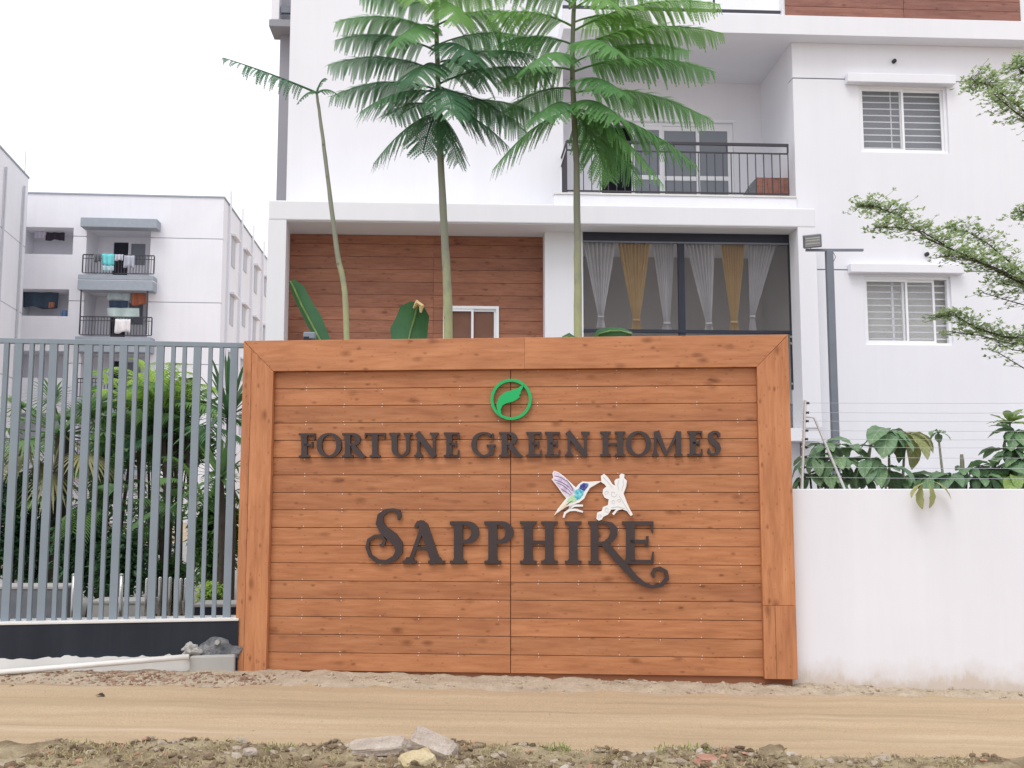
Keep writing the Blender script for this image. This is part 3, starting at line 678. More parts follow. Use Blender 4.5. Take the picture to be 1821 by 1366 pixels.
# balcony: slab, back wall, side wall, doors, railing
uB0 = B.u(986, 355, -.03); uB1 = B.u(1411, 355, -.03); zbf = B.z(1200, 349, -.03); zbb = B.z(1200, 364, -.03)
boxo('balcony_slab', M['white'], bld, uB0, uW0 - .002, -.03, BK, z_porch - .05, zbf, .01)
boxo('slab_edge', M['cement_white'], bld, uB0 - .01, uW0 - .003, -.05, .1, zbf + .001, zbf + .03, .004)
boxo('balcony_side_wall', M['white'], bld, uW0, uW0 + .2, .221, BK, zbf, z_slab0)
dz0 = zbf + .02
dx0, dx1 = B.u(1066, 280, BK), B.u(1305, 280, BK); dtop = B.z(1200, 217, BK)
wall_holes(uBL - .3, uW0 + .2, zbf, z_slab0 + .001, [(dx0, dx1, zbf - .01, dtop)], BK, BK + .2).build('balcony_back_wall', M['white'], bld)
door = wall_holes(dx0, dx1, dz0, dtop, [(dx0 + .05, dx1 - .05, dz0 + .03, dtop - .05)], BK + .06, BK + .14).build('sliding_door', M['upvc'], bld)
def leaf(x0, x1, dd, pane):
    a_, b_ = B.u(x0, 280, BK), B.u(x1, 280, BK); mid = B.z(1200, 314, BK)
    wall_holes(a_, b_, dz0 + .03, dtop - .05, [(a_ + .06, b_ - .06, dz0 + .1, mid - .04), (a_ + .06, b_ - .06, mid + .04, dtop - .13)], BK + .07 + dd, BK + .10 + dd).build('door_leaf', M['upvc'], door)
    boxo('pane', pane, door, a_ + .05, b_ - .05, BK + .082 + dd, BK + .088 + dd, dz0 + .08, dtop - .1)
leaf(1124, 1180, 0, M['glass_grey']); leaf(1178, 1246, .035, M['glass_grey']); leaf(1240, 1302, 0, M['glass_grey'])
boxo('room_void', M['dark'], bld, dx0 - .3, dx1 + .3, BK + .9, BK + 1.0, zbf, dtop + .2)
boxo('door_surround', M['upvc'], door, B.u(1098, 280, BK), dx1 + .05, BK - .012, BK - .001, dtop + .01, dtop + .05)
rail = boxo('railing', M['rail'], bld, B.u(1008, 253), B.u(1402, 256), -.012, .03, B.z(1200, 257), B.z(1200, 252.5))
ra, rb = B.u(1008, 300), B.u(1402, 300); zr1, zr0 = B.z(1200, 269), B.z(1200, 342)
boxo('mid_rail', M['rail'], rail, ra, rb, -.005, .02, zr1 - .02, zr1); boxo('low_rail', M['rail'], rail, ra, rb, -.005, .02, zr0 - .012, zr0 + .012)
nb = 27; bal = mesh('baluster', *(lambda q: (q.v, q.f))(MB().box(-.007, .007, -.007, .007, 0, zr1 - .02 - zr0)))
for k in range(nb + 1): obj('baluster', bal, M['rail'], rail, (ra + (rb - ra) * k / nb, .0075, zr0))
for k in (0, 6.5, 13, 19.5, 27):
    u_ = ra + (rb - ra) * k / nb; boxo('rail_post', M['rail'], rail, u_ - .011, u_ + .011, -.008, .024, zr1, B.z(1200, 256.5))
for k in (0, 9, 18, 27):
    u_ = ra + (rb - ra) * k / nb; boxo('rail_foot', M['rail'], rail, u_ - .008, u_ + .008, 0, .016, zbf + .031, zr0 - .012)
for zz_, hh in ((B.z(1200, 254), .03), (zr1 - .01, .02), (zr0, .02)):
    boxo('side_rail', M['rail'], rail, ra - .01, ra + .015, .031, UL_ - .005, zz_ - hh / 2, zz_ + hh / 2)
for k in range(1, 7): boxo('side_baluster', M['rail'], rail, ra - .006, ra + .008, k * .12, k * .12 + .014, zr0 + .01, zr1 - .021)
cab = thing('wooden_crate', 'reddish brown wooden box on the balcony floor behind the railing', 'box', B.loc(), B.psi)
ca, cb_ = B.u(1346, 330, .35), B.u(1404, 330, .35); ctop = B.z(1370, 316, .35)
nbd = 6
for k in range(nbd): boxo('board', M['wood_box'], cab, ca + (cb_ - ca) * k / nbd + .002, ca + (cb_ - ca) * (k + 1) / nbd - .002, .35, .37, zbf + .03, ctop)
boxo('box_body', M['wood_box'], cab, ca + .01, cb_ - .01, .371, .75, zbf + .03, ctop - .01)
MB().prism([(ca - .001, zbf + .03), (ca - .001, ctop), (B.u(1316, 346, .36), zbf + .03)], .36, .72).build('sloped_side', M['planter'], cab)
# porch frame (projecting) with timber recess, column and curtained screen
fL0 = B.u(475.5, 450, FR); fL1 = B.u(508, 450, FR); fLb = B.u(514, 500, WO)
fR0 = B.u(1420, 450, FR); fR1 = B.u(1452, 450, FR)
zs = (B.z(507, 387.5, FR) + B.z(1420, 407.5, FR)) / 2; zfl = B.z(1430, 761, FR)
boxo('porch_beam', M['white'], bld, fL0, fR1, FR, UL_ - .001, zs + .0, z_porch, .02)
boxo('porch_soffit', M['soffit'], bld, fL1 - .1, fR0 + .05, FR + .03, .8, zs - .012, zs - .002)
v = [(fL0, FR), (fL1, FR), (fLb, WO), (fLb, .8), (fL0, .8)]
m_ = MB(); m_.add([(x, y, z) for z in (zfl, zs - .001) for x, y in v], [(0, 1, 2, 3, 4)[::-1], (5, 6, 7, 8, 9)] + [(i, (i + 1) % 5, (i + 1) % 5 + 5, i + 5) for i in range(5)])
m_.build('porch_pillar', M['white'], bld)
boxo('porch_pillar', M['white'], bld, fR0, fR1, FR, -.002, zfl, zs - .001, .006)
boxo('porch_floor', M['white'], bld, fL0 + .01, fR1 - .01, FR + .02, 1.6, zfl - .2, zfl - .001)
uc0, uc1 = B.u(969, 500, CO), B.u(1037, 500, CO)
boxo('porch_column', M['white'], bld, uc0, uc1, CO, .8, zfl, zs - .013)
tz = B.z(740, 420, WO) ; rowh = B.z(740, 500.5, WO) - B.z(740, 523, WO)
wl, wr = fLb + .002, uc0 - .002; wsm = B.u(771, 500, WO)
boxo('timber_backing', M['seam'], bld, wl, wr, WO + .031, .6, zfl, zs - .013)
sw = (B.u(788, 575, WO), B.u(887, 575, WO), B.z(838, 640, WO), B.z(838, 545, WO))
z_ = zs - .014; k = 0; ztops = B.z(740, 435, WO)
rows = [(ztops, zs - .014)]
while rows[-1][0] > zfl + rowh: rows.append((rows[-1][0] - rowh, rows[-1][0]))
for z0, z1 in rows:
    for a_, b_ in ((wl, wsm - .002), (wsm + .002, wr)):
        segs = [(a_, b_)]
        if z1 > sw[2] and z0 < sw[3]:
            segs = [(p_, q_) for p_, q_ in ((a_, min(b_, sw[0])), (max(a_, sw[1]), b_)) if q_ - p_ > .02]
            if z1 > sw[3] + .01 and a_ > sw[0] - 1: flat('timber_plank', [(sw[0], sw[3]), (sw[1], sw[3]), (sw[1], z1 - .003), (sw[0], z1 - .003)], M['wood_wall'], bld, WO, WO + .03, 0)
        for p_, q_ in segs: flat('timber_plank', [(p_, z0 + .003), (q_, z0 + .003), (q_, z1 - .003), (p_, z1 - .003)], M['wood_wall'], bld, WO + random.uniform(0, .003), WO + .03, 0)
window(bld, sw, WO - .04, M['glass_dark'], None, [(0, .55, 0), (.5, 1, .028)], 0)
# curtained screen
zk0, zk1 = B.z(1220, 692, CO), zs - .013
scn_o = boxo('glazed_screen', M['black'], bld, uc1 + .001, fR0 + .02, CO - .02, CO + .08, B.z(1220, 432, CO), zk1)
um = B.u(1212, 500, CO)
boxo('mullion', M['black'], scn_o, um - .05, um + .05, CO - .015, CO + .07, zk0, B.z(1220, 432, CO) - .001)
boxo('jamb', M['black'], scn_o, B.u(1404, 500, CO), B.u(1409, 500, CO), CO - .03, CO + .06, zk0, B.z(1220, 432, CO) - .001)
boxo('track', M['pole'], scn_o, uc1 + .002, B.u(1403, 500, CO), CO - .03, CO - .021, B.z(1220, 434, CO), B.z(1220, 431, CO))
boxo('sill_rail', M['black'], scn_o, uc1 + .002, B.u(1408, 500, CO) + .02, CO - .025, CO + .06, B.z(1220, 592, CO), B.z(1220, 587, CO))
for z_ in (598, 610, 682):
    boxo('jamb_clamp', M['steel'], scn_o, B.u(1404, 600, CO) - .005, B.u(1410, 600, CO), CO - .045, CO - .031, B.z(1220, z_ + 2, CO), B.z(1220, z_ - 2, CO))
for a_, b_ in ((uc1 + .002, um - .051), (um + .051, B.u(1404, 500, CO) - .001)):
    boxo('pane', M['glass_dark'], scn_o, a_, b_, CO + .01, CO + .016, zk0 + .01, B.z(1220, 432, CO) - .002)
ro2 = MB().box(uc1 + .05, fR0 + .2, 1.6, 1.7, zk0 - .2, zk1).box(fR0 + .05, fR0 + .2, .1, 1.6, zk0 - .2, zk1).box(uc1 - .1, uc1 + .049, .801, 1.6, zk0 - .2, zk1)
ro2.build('room_walls', M['room'], bld)
boxo('room_ceiling', M['soffit'], bld, uc1 - .1, fR0 + .2, .05, 1.6, zk1 + .002 - .012, zk1 + .1 - .012)
boxo('core', M['white'], bld, uC + .05, uW1, BK + 1.1, BK + 9, -.3, zt)
boxo('stilt_wall', M['room'], bld, fL0 + .3, uW0 + .05, 1.61, 1.8, -.3, zfl - .201)
for x in (520, 965, 1408): boxo('stilt_column', M['white'], bld, B.u(x, 900) - .2, B.u(x, 900) + .2, .1, .6, -.3, zfl - .201)
# curtains
def curtain(name, label, mat, tl, tr, tieL, tieR, tieY, botY, seed):
    wd = CO + .065; ztop, ztie, zbot = B.z(1220, 434, wd), B.z(1220, tieY, wd), B.z(1220, botY, wd)
    a0, a1 = B.u(tl, 440, wd), B.u(tr, 440, wd); t0, t1 = B.u(tieL, tieY, wd), B.u(tieR, tieY, wd)
    rnd = random.Random(seed); nx, ny = 70, 26; v = []; fq = []; fold = rnd.uniform(7, 9); ph_ = rnd.random() * 6
    for j in range(ny + 1):
        t = j / ny
        if t < .88:
            s_ = t / .88; e = s_ ** .95; z_ = ztop + (ztie - ztop) * s_
            x0, x1 = a0 + (t0 - a0) * e, a1 + (t1 - a1) * e
            bul = .06 * math.sin(math.pi * s_) * (a1 - a0); x0 -= bul * .25; x1 += bul * .25
        else:
            s_ = (t - .88) / .12; z_ = ztie + (zbot - ztie) * s_; fl = .035 * s_; x0, x1 = t0 - fl, t1 + fl
        amp = .028 * (1 - t) + .012
        for i in range(nx + 1):
            q_ = i / nx
            v.append((x0 + (x1 - x0) * q_, wd + amp * math.sin(q_ * 2 * math.pi * fold + ph_ + .8 * math.sin(3 * q_ + ph_)) + .01 * math.sin(q_ * 40 + seed), z_))
    for j in range(ny):
        for i in range(nx): fq.append((j * (nx + 1) + i, j * (nx + 1) + i + 1, (j + 1) * (nx + 1) + i + 1, (j + 1) * (nx + 1) + i))
    t = thing(name, label, 'curtain', B.loc(), B.psi, 'curtains tied behind the dark glazed screen')
    obj('drape', mesh('drape', v, fq, True), mat, t)
    MB().box(t0 - .008, t1 + .008, wd - .03, wd + .03, ztie - .015, ztie + .015).build('tie_band', mat, t)
curtain('curtain', 'sheer white curtain next to the white column, leftmost of six', M['curtain_w'], 1037, 1096, 1064, 1073, 565, 584, 1)
curtain('curtain', 'gold curtain left of the dark mullion', M['curtain_g'], 1098, 1156, 1126, 1137, 570, 586, 2)
curtain('curtain', 'narrow white curtain touching the left side of the dark mullion', M['curtain_w'], 1160, 1199, 1181, 1191, 575, 587, 3)
curtain('curtain', 'white curtain just right of the dark mullion', M['curtain_w'], 1220, 1271, 1256, 1265, 575, 588, 4)
curtain('curtain', 'gold curtain right of the dark mullion', M['curtain_g'], 1280, 1325, 1300, 1311, 572, 588, 5)
curtain('curtain', 'white curtain with a low knot, rightmost of six', M['curtain_w'], 1329, 1381, 1334, 1342, 562, 588, 6)
# lamp post with floodlight
lp = thing('lamp_post', 'grey square lamp post with crossarm and tilted floodlight before the right wall', 'lamp post', (at(1486, 800, 13.0).x, 13.0, 0))
lx = lp.location.x; zl1 = at(1479, 447, 13).z
boxo('pole', M['pole'], lp, -.045, .045, -.045, .045, 0, zl1, .006)
boxo('crossarm', M['pole'], lp, at(1433, 446, 13).x - lx, at(1535, 448, 13).x - lx, -.02, .02, zl1 + .001, zl1 + .03)
fl = MB().box(-.115, .115, -.035, .035, -.085, .085).build('floodlight', M['pole'], lp, (at(1442, 431, 13).x - lx, -.06, at(1442, 431, 13).z), (R(22), R(-4), R(-8)), bevel=.008)
boxo('lamp_lens', M['lamp_glass'], fl, -.098, .098, -.041, -.0355, -.066, .066)
for k in (-.03, .01, .04): boxo('reflector_rib', M['galv'], fl, -.09, .09, -.0425, -.0412, k, k + .012)
MB().tube([(at(1436, 446, 13).x - lx + .03, -.03, zl1 + .03), (at(1442, 440, 13).x - lx, -.05, zl1 + .09)], .008, 6).build('bracket', M['pole'], lp)
MB().tube([(.05, -.02, zl1 - .02), (.075, -.03, zl1 - .08), (.05, -.02, zl1 - .14)], .004, 5).build('cable', M['rubber'], lp)

# ------------------------------------------------------------------ far apartment block on the left
FB = Plane(49.6, R(4.75))
far = thing('far_apartment_block', 'distant white apartment block with grey balconies and laundry beyond the slatted fence', 'building', FB.loc(), FB.psi)
fu0, fu1 = FB.u(24, 450), FB.u(395.5, 450); fz = (FB.z(25, 344) + FB.z(395, 352)) / 2
per_f = FB.z(210, 490) - FB.z(210, 600)
log_ = []; bal_ = []
for k in range(4):
    d = 110 * k
    log_.append((FB.u(35 - 3 * k, 430), FB.u(130 - 3 * k, 430), FB.z(80, 452 + d), FB.z(80, 404 + d)))
    bal_.append((FB.u(153, 450), FB.u(267, 450), FB.z(210, 490 + d), FB.z(210, 407 + d)))
gro = [FB.z(330, 424), FB.z(330, 538), FB.z(330, 648), FB.z(330, 758)]
wall_holes(fu0, fu1, -.3, fz, log_ + bal_ + [(fu0 - 1, fu1 + 1, z_ - .02, z_ + .02) for z_ in gro], 0, .3).build('front_wall', M['far_white'], far)
for z_ in gro:
    for a_, b_ in ((fu0 + .01, log_[-1][0] - .1), (log_[0][1] + .1, bal_[0][0] - .1), (bal_[0][1] + .1, fu1 - .01)): boxo('groove_backing', M['far_line'], far, a_, b_, .05, .28, z_ - .03, z_ + .03)
for h in log_ + bal_:
    wall_holes(h[0] - .05, h[1] + .05, h[2] - .05, h[3] + .05, [(h[0], h[1], h[2], h[3])], .301, 1.7).build('recess_lining', M['far_white'], far)
for h in log_: boxo('loggia_back', M['far_white'], far, h[0] - .2, h[1] + .2, 1.701, 1.9, h[2] - .2, h[3] + .2)
for i, h in enumerate(bal_):
    wm = (h[0] + h[1]) / 2
    bk = wall_holes(h[0] - .2, h[1] + .2, h[2] - .2, h[3] + .2, [(wm - .75, wm - .03, h[2] - .1, h[2] + 2.05), (wm + .1, wm + .8, h[2] + .9, h[2] + 2.0)], 1.701, 1.9).build('balcony_back', M['far_white'], far)
    boxo('door', M['dark'], far, wm - .75, wm - .03, 1.80, 1.85, h[2], h[2] + 2.05); boxo('window', M['blind'], far, wm + .1, wm + .8, 1.80, 1.85, h[2] + .9, h[2] + 2.0)
side = wall_holes
ud, dd_ = fu1, 18.0
boxo('side_wall', M['far_white'], far, fu0 + .01, fu1 - .002, .301 + 1.7, dd_, -.3, fz - .003)
boxo('side_strip', M['far_white'], far, fu1 - .3, fu1 - .002, .301, 2.0, -.3, fz - .003)
boxo('parapet_coping', M['far_grey'], far, fu0 - .05, fu1 + .05, -.05, dd_ + .05, fz, fz + .07)
for k in range(4):
    for y_ in (2.2, 5.6, 9.0, 12.6, 15.8):
        z_ = log_[k][2] + .1 + (.5 if y_ in (5.6, 12.6) else 0); hh = 1.1 if y_ in (5.6, 12.6) else 1.5
        wn = boxo('side_window', M['far_line'], far, fu1 + .001, fu1 + .03, y_, y_ + .9, z_, z_ + hh)
        boxo('hood', M['far_white'], wn, fu1 + .001, fu1 + .22, y_ - .15, y_ + 1.45, z_ + hh + .02, z_ + hh + .12)
for y_ in (1.2, 4.4, 7.8, 11.5, 14.6): MB().tube([(fu1 + .1, y_, .2), (fu1 + .1, y_, fz + .7)], .06, 6).build('drain_pipe', M['far_white'], far)
def slab(y0, y1, d=0): boxo('balcony_band', M['far_grey'], far, FB.u(138, 500, -.7), FB.u(272, 500, -.7), -.7, -.002, FB.z(205, y1 + d, -.7), FB.z(205, y0 + d, -.7), .01)
boxo('canopy', M['far_grey'], far, FB.u(143, 396, -.7), FB.u(279, 396, -.7), -.7, -.002, FB.z(210, 404, -.7), FB.z(210, 388, -.7), .01)
for k in range(4):
    d = 110 * k; slab(489, 497, d); slab(499, 516, d)
    boxo('band_line', M['far_white'], far, FB.u(138, 500, -.66), FB.u(272, 500, -.66), -.66, -.004, FB.z(205, 500 + d, -.66), FB.z(205, 496 + d, -.66))
    ra_, rb_ = FB.u(147, 470, -.6), FB.u(274, 470, -.6); z0, z1 = FB.z(210, 487 + d, -.6), FB.z(210, 453 + d, -.6)
    rl = boxo('railing', M['rail'], far, ra_, rb_, -.62, -.57, z1 - .05, z1)
    boxo('low_rail', M['rail'], rl, ra_, rb_, -.61, -.58, z0, z0 + .04); boxo('mid_rail', M['rail'], rl, ra_, rb_, -.61, -.58, z1 - .22, z1 - .19)
    for j in range(25):
        u_ = ra_ + (rb_ - ra_) * j / 24; e = .03 if j in (0, 24) else .012
        boxo('baluster', M['rail'], rl, u_ - e, u_ + e, -.608, -.582, z0 + .041, z1 - .051)
boxo('screen_post', M['rail'], far, FB.u(149, 560), FB.u(151, 560), -.6, -.55, FB.z(210, 597), FB.z(210, 517)); boxo('screen_post', M['rail'], far, FB.u(266, 560), FB.u(268, 560), -.6, -.55, FB.z(210, 597), FB.z(210, 517))
# laundry
def cloth(name, label, col, x0, x1, y0, y1, wd, seed):
    m_ = M.setdefault('cloth%s' % (col,), paint('cloth %d' % seed, col, .9, .12, 3, 0, 0))
    a_, b_ = FB.u(x0, y0, wd), FB.u(x1, y0, wd); zt_, zb_ = FB.z((x0 + x1) / 2, y0, wd), FB.z((x0 + x1) / 2, y1, wd); v = []; n = 14
    for j in range(6):
        for i in range(n + 1):
            q_ = i / n; t = j / 5
            v.append((a_ + (b_ - a_) * (q_ + .04 * t * math.sin(seed + 5 * q_)), wd + (.03 + .05 * t) * math.sin(q_ * 14 + seed) - .04, zt_ + (zb_ - zt_) * t * (1 - .08 * math.sin(q_ * 6 + seed))))
    fq = [(j * (n + 1) + i, j * (n + 1) + i + 1, (j + 1) * (n + 1) + i + 1, (j + 1) * (n + 1) + i) for j in range(5) for i in range(n)]
    o = obj(name, mesh(name, v, fq, True), m_, None, FB.loc(), (0, 0, FB.psi)); o.modifiers.new('solid', 'SOLIDIFY').thickness = .015
    tag(o, label, 'laundry', 'laundry hung on the far balconies')
cloth('towel', 'bright turquoise towel over the upper far balcony railing', (.18, .62, .66), 181, 204, 452, 472, -.68, 1)
cloth('towel', 'pale blue striped cloth below the turquoise towel', (.45, .60, .66), 182, 203, 473, 482, -.70, 2)
cloth('trousers', 'dark grey trousers on the upper railing left of the turquoise towel', (.14, .15, .17), 168, 181, 453, 466, -.68, 3)
cloth('shirt', 'pale grey shirt on the upper far balcony railing', (.52, .53, .60), 206, 220, 453, 464, -.68, 4)
cloth('shirt', 'grey shirt hanging right of centre on the upper far balcony', (.46, .48, .56), 222, 240, 455, 476, -.68, 5)
cloth('sheet', 'pale blue sheet on the upper line of the lower far balcony', (.55, .66, .70), 192, 234, 520, 534, .2, 6)
cloth('jeans', 'dark navy jeans under the pale blue sheet', (.06, .09, .15), 194, 228, 535, 548, .15, 7)
cloth('sheet', 'light green wide sheet on the lower far balcony', (.58, .70, .68), 190, 248, 548, 566, .0, 8)
cloth('towel', 'rust orange towel pair at right of the lower far balcony', (.42, .15, .09), 234, 261, 520, 543, .1, 9)
cloth('towel', 'white towel over the lower far balcony railing', (.78, .76, .78), 206, 233, 568, 592, -.68, 10)
cloth('trousers', 'dark trousers hanging in the top left far loggia', (.05, .04, .06), 84, 116, 414, 428, .9, 11)
cloth('shirt', 'pale shirt hanging beside dark trousers in the far loggia', (.62, .60, .68), 63, 83, 412, 424, .9, 12)
cloth('sheet', 'dark blue cloth in the left loggia of the lower far floor', (.06, .09, .13), 42, 105, 518, 548, .9, 13)
cloth('shirt', 'white shirt at the left end of the lower far loggia', (.66, .64, .70), 28, 42, 524, 553, .8, 14)
cloth('towel', 'blue cloth at the right end of the lower far loggia', (.16, .25, .42), 108, 121, 552, 563, .5, 15)
cloth('shirt', 'orange cloth low in the lower far loggia', (.50, .22, .14), 88, 98, 538, 548, .8, 16)
lf = thing('left_apartment_block', 'pale apartment block cut off by the left edge of the photo', 'building', (0, 0, 0))
c_far, c_near = at(51, 318, 46), at(-60, 190, 37.5); hz_ = c_far.z
n_ = Vector((c_near.x - c_far.x, c_near.y - c_far.y, 0)).normalized(); lft = Vector((-abs(n_.y), n_.x if n_.y < 0 else -n_.x, 0)) * 14
q0 = [Vector((c_far.x, c_far.y, 0)), Vector((c_near.x, c_near.y, 0))]; q0 += [q0[1] + lft, q0[0] + lft]
def hull(z0, z1, grow=0):
    c = sum(q0, Vector()) / 4; r_ = [c + (p - c) * (1 + grow) for p in q0]
    return MB().add([(p.x, p.y, z) for z in (z0, z1) for p in r_], [(3, 2, 1, 0), (4, 5, 6, 7)] + [(i, (i + 1) % 4, (i + 1) % 4 + 4, i + 4) for i in range(4)])
hull(-.3, hz_).build('wall', M['far_white'], lf); hull(hz_ + .001, hz_ + .08, .006).build('parapet_coping', M['far_grey'], lf)
sd_ = (q0[1] - q0[0]); nr = Vector((-sd_.y, sd_.x, 0)).normalized(); nr = nr if nr.x > 0 else -nr
for t in (.10, .42): MB().tube([q0[0] + sd_ * t + nr * .08, q0[0] + sd_ * t + nr * .08 + Vector((0, 0, hz_ - .6))], .05, 6).build('drain_pipe', M['far_line'], lf)
for z_ in (hz_ - 3.3, hz_ - 6.4, hz_ - 9.5):
    a_, b_ = q0[0] + nr * .002, q0[1] + nr * .002
    MB().add([(a_.x, a_.y, z_), (b_.x, b_.y, z_), (b_.x, b_.y, z_ + .06), (a_.x, a_.y, z_ + .06)], [(0, 1, 2, 3)]).build('groove', M['far_line'], lf)
MB().tube([(c_far.x + .3, c_far.y - 1, hz_), (c_far.x + .3, c_far.y - 1, hz_ + 1.0)], .02, 5).build('aerial', M['galv'], lf)

# ------------------------------------------------------------------ fern trees behind the sign
def bez(a, c, b, t): return a * (1 - t) ** 2 + c * (2 * t * (1 - t)) + b * t * t
def frond(parent, Rp, Tp, arch, mat, npin=42, pl=.30, droop=.5, ragged=0.0, seed=0, nl=13, name='frond'):
    rnd = random.Random(seed); Cc = (Rp + Tp) / 2 + Vector((0, 0, arch)); ln = (Tp - Rp).length
    m_ = MB(); m_.tube([bez(Rp, Cc, Tp, i / 10) - Rp for i in range(11)], [.011 * (1 - .8 * i / 10) + .0015 for i in range(11)], 4)
    up_ = Vector((0, 0, 1)); npin = max(8, int(npin * ln / 1.3))
    for i in range(npin):
        t = .14 + .86 * (i + .5) / npin; p = bez(Rp, Cc, Tp, t) - Rp; d = (bez(Rp, Cc, Tp, min(1, t + .02)) - bez(Rp, Cc, Tp, t - .02)).normalized()
        sd__ = d.cross(up_); sd__ = sd__.normalized() if sd__.length > .05 else Vector((1, 0, 0)); nrm = sd__.cross(d)
        prof = (.55 + .6 * math.sin(math.pi * min(1, t * 1.02) ** .8)) * (1 if t < .93 else .75)
        for s_ in (-1, 1):
            if rnd.random() < ragged: continue
            Lp = pl * prof * rnd.uniform(.88, 1.08) * (1 - ragged * rnd.random())
            b = (sd__ * s_ * .80 + d * .40 - Vector((0, 0, 1)) * rnd.uniform(.05, .36) + Vector((rnd.gauss(0, .05), rnd.gauss(0, .05), rnd.gauss(0, .05)))).normalized()
            dr = droop * rnd.uniform(.75, 1.2); prev = p; k = max(5, int(nl * prof))
            for j in range(1, k + 1):
                q_ = j / k; c = p + b * Lp * q_ * (1 - .18 * dr * q_) + Vector((0, 0, -1)) * Lp * dr * .62 * q_ * q_
                ax = (c - prev).normalized(); cr = ax.cross(nrm); cr = cr.normalized() if cr.length > .01 else sd__
                l2 = (Lp * .032 + .0105) * (1.05 - .6 * q_ ** 3); w2 = (c - prev).length * .5
                for e in (-1, 1):
                    tip = c + cr * e * l2 + ax * l2 * .35 - Vector((0, 0, l2 * .22))
                    n0 = len(m_.v); m_.v += [prev, prev + cr * e * l2 * .6 + ax * w2 * .2, tip, c - ax * w2 * .7]
                    m_.f.append((n0, n0 + 1, n0 + 2, n0 + 3))
                prev = c
    o = m_.build(name, mat, parent, Rp - parent.location)
    return o
def trunk(parent, pts_px, Y, r0, r1, mats, seed):
    P_ = [at(x, y, Y) for x, y in pts_px]; base = P_[0].copy(); base.z = 0
    P_ = [base + (P_[0] - base) * 0.0] + P_; n = 40; out = []; rad = []
    def interp(t):
        s_ = t * (len(P_) - 1); i = min(int(s_), len(P_) - 2); a = P_[max(i - 1, 0)]; b = P_[i]; c = P_[i + 1]; d = P_[min(i + 2, len(P_) - 1)]; u_ = s_ - i
        return .5 * ((2 * b) + (c - a) * u_ + (2 * a - 5 * b + 4 * c - d) * u_ * u_ + (3 * b - a - 3 * c + d) * u_ ** 3)
    for i in range(n + 1):
        p = interp(i / n); p = p + Vector((fbm(i * .3, seed, 1) * .006, 0, 0)); out.append(p - parent.location)
        rad.append((r0 + (r1 - r0) * (i / n)) * (1 + .05 * fbm(i, seed, .7) + (.05 if i % 4 == 0 else 0)))
    return MB().tube(out, rad, 10).build('trunk', mats, parent, smooth=True), interp
def m_trunk(name, lo, hi, z0, z1):
    m, nt, b = newmat(name); tc = nd(nt, 'ShaderNodeTexCoord'); sp = nd(nt, 'ShaderNodeSeparateXYZ'); L(nt, tc.outputs['Object'], sp.inputs[0])
    mr = nd(nt, 'ShaderNodeMapRange'); mr.inputs[1].default_value = z0; mr.inputs[2].default_value = z1; L(nt, sp.outputs[2], mr.inputs[0])
    nz = noise_tex(nt, coords(nt, (1, 1, .6)), 14, 5, .65)
    ad = nd(nt, 'ShaderNodeMath', operation='MULTIPLY_ADD'); ad.inputs[1].default_value = .8; ad.inputs[2].default_value = -.4; L(nt, nz, ad.inputs[0])
    a2 = nd(nt, 'ShaderNodeMath', operation='ADD'); L(nt, ad.outputs[0], a2.inputs[0]); L(nt, mr.outputs[0], a2.inputs[1])
    col = ramp(nt, a2.outputs[0], [(.1, lo), (.9, hi)])
    vo = nd(nt, 'ShaderNodeTexVoronoi'); vo.inputs['Scale'].default_value = 9; L(nt, coords(nt, (1, 1, .8)), vo.inputs['Vector'])
    col = mixc(nt, 1.0, col, ramp(nt, vo.outputs['Distance'], [(.05, (.45, .42, .36)), (.16, (1, 1, 1))]), 'MULTIPLY')
    L(nt, col, b.inputs['Base Color']); b.inputs['Roughness'].default_value = .75; bump(nt, b, nz, .3, .01); return m
M['trunk_fern'] = m_trunk('fern tree bark', (.43, .45, .21), (.21, .22, .17), 2.7, 4.4)
def fern_tree(label, pts, Y, r0, r1, fr, seed, pl=.31):
    b = at(*pts[0], Y); t = thing('fern_tree', label, 'tree', (b.x, Y, 0), 0, 'slender fern trees behind the sign')
    trunk(t, pts, Y, r0, r1, M['trunk_fern'], seed)
    for i, f_ in enumerate(fr):
        rx, ry, tx, ty, dY, mt = f_[:6]; kw = f_[6] if len(f_) > 6 else {}
        Rp = at(rx, ry, Y); Tp = at(tx, ty, Y + dY); ln = (Tp - Rp).length
        frond(t, Rp, Tp, kw.pop('arch', .16 * ln + .06), M[mt], seed=seed * 100 + i, pl=kw.pop('pl', pl), **kw)
    return t
D_, Mi, Li = 'frond_dark', 'frond_mid', 'frond_lite'
fern_tree('thin leaning fern tree left, nearly bare with one ragged frond', [(617, 602), (597, 430), (575, 250), (563, 165)], 10.2, .036, .013,
          [(563, 165, 397, 103, -.1, D_, dict(ragged=.22, pl=.19, npin=34, arch=.03, nl=9, droop=.9)), (564, 166, 528, 186, -.2, D_, dict(pl=.06, npin=14)), (563, 166, 604, 172, -.1, D_, dict(pl=.06, npin=14)), (563, 165, 580, 140, .1, D_, dict(pl=.05, npin=10))], 1)
tx2 = lambda y: 797 + (y - 602) * .042 if y > 200 else 780 + (y - 200) * .02
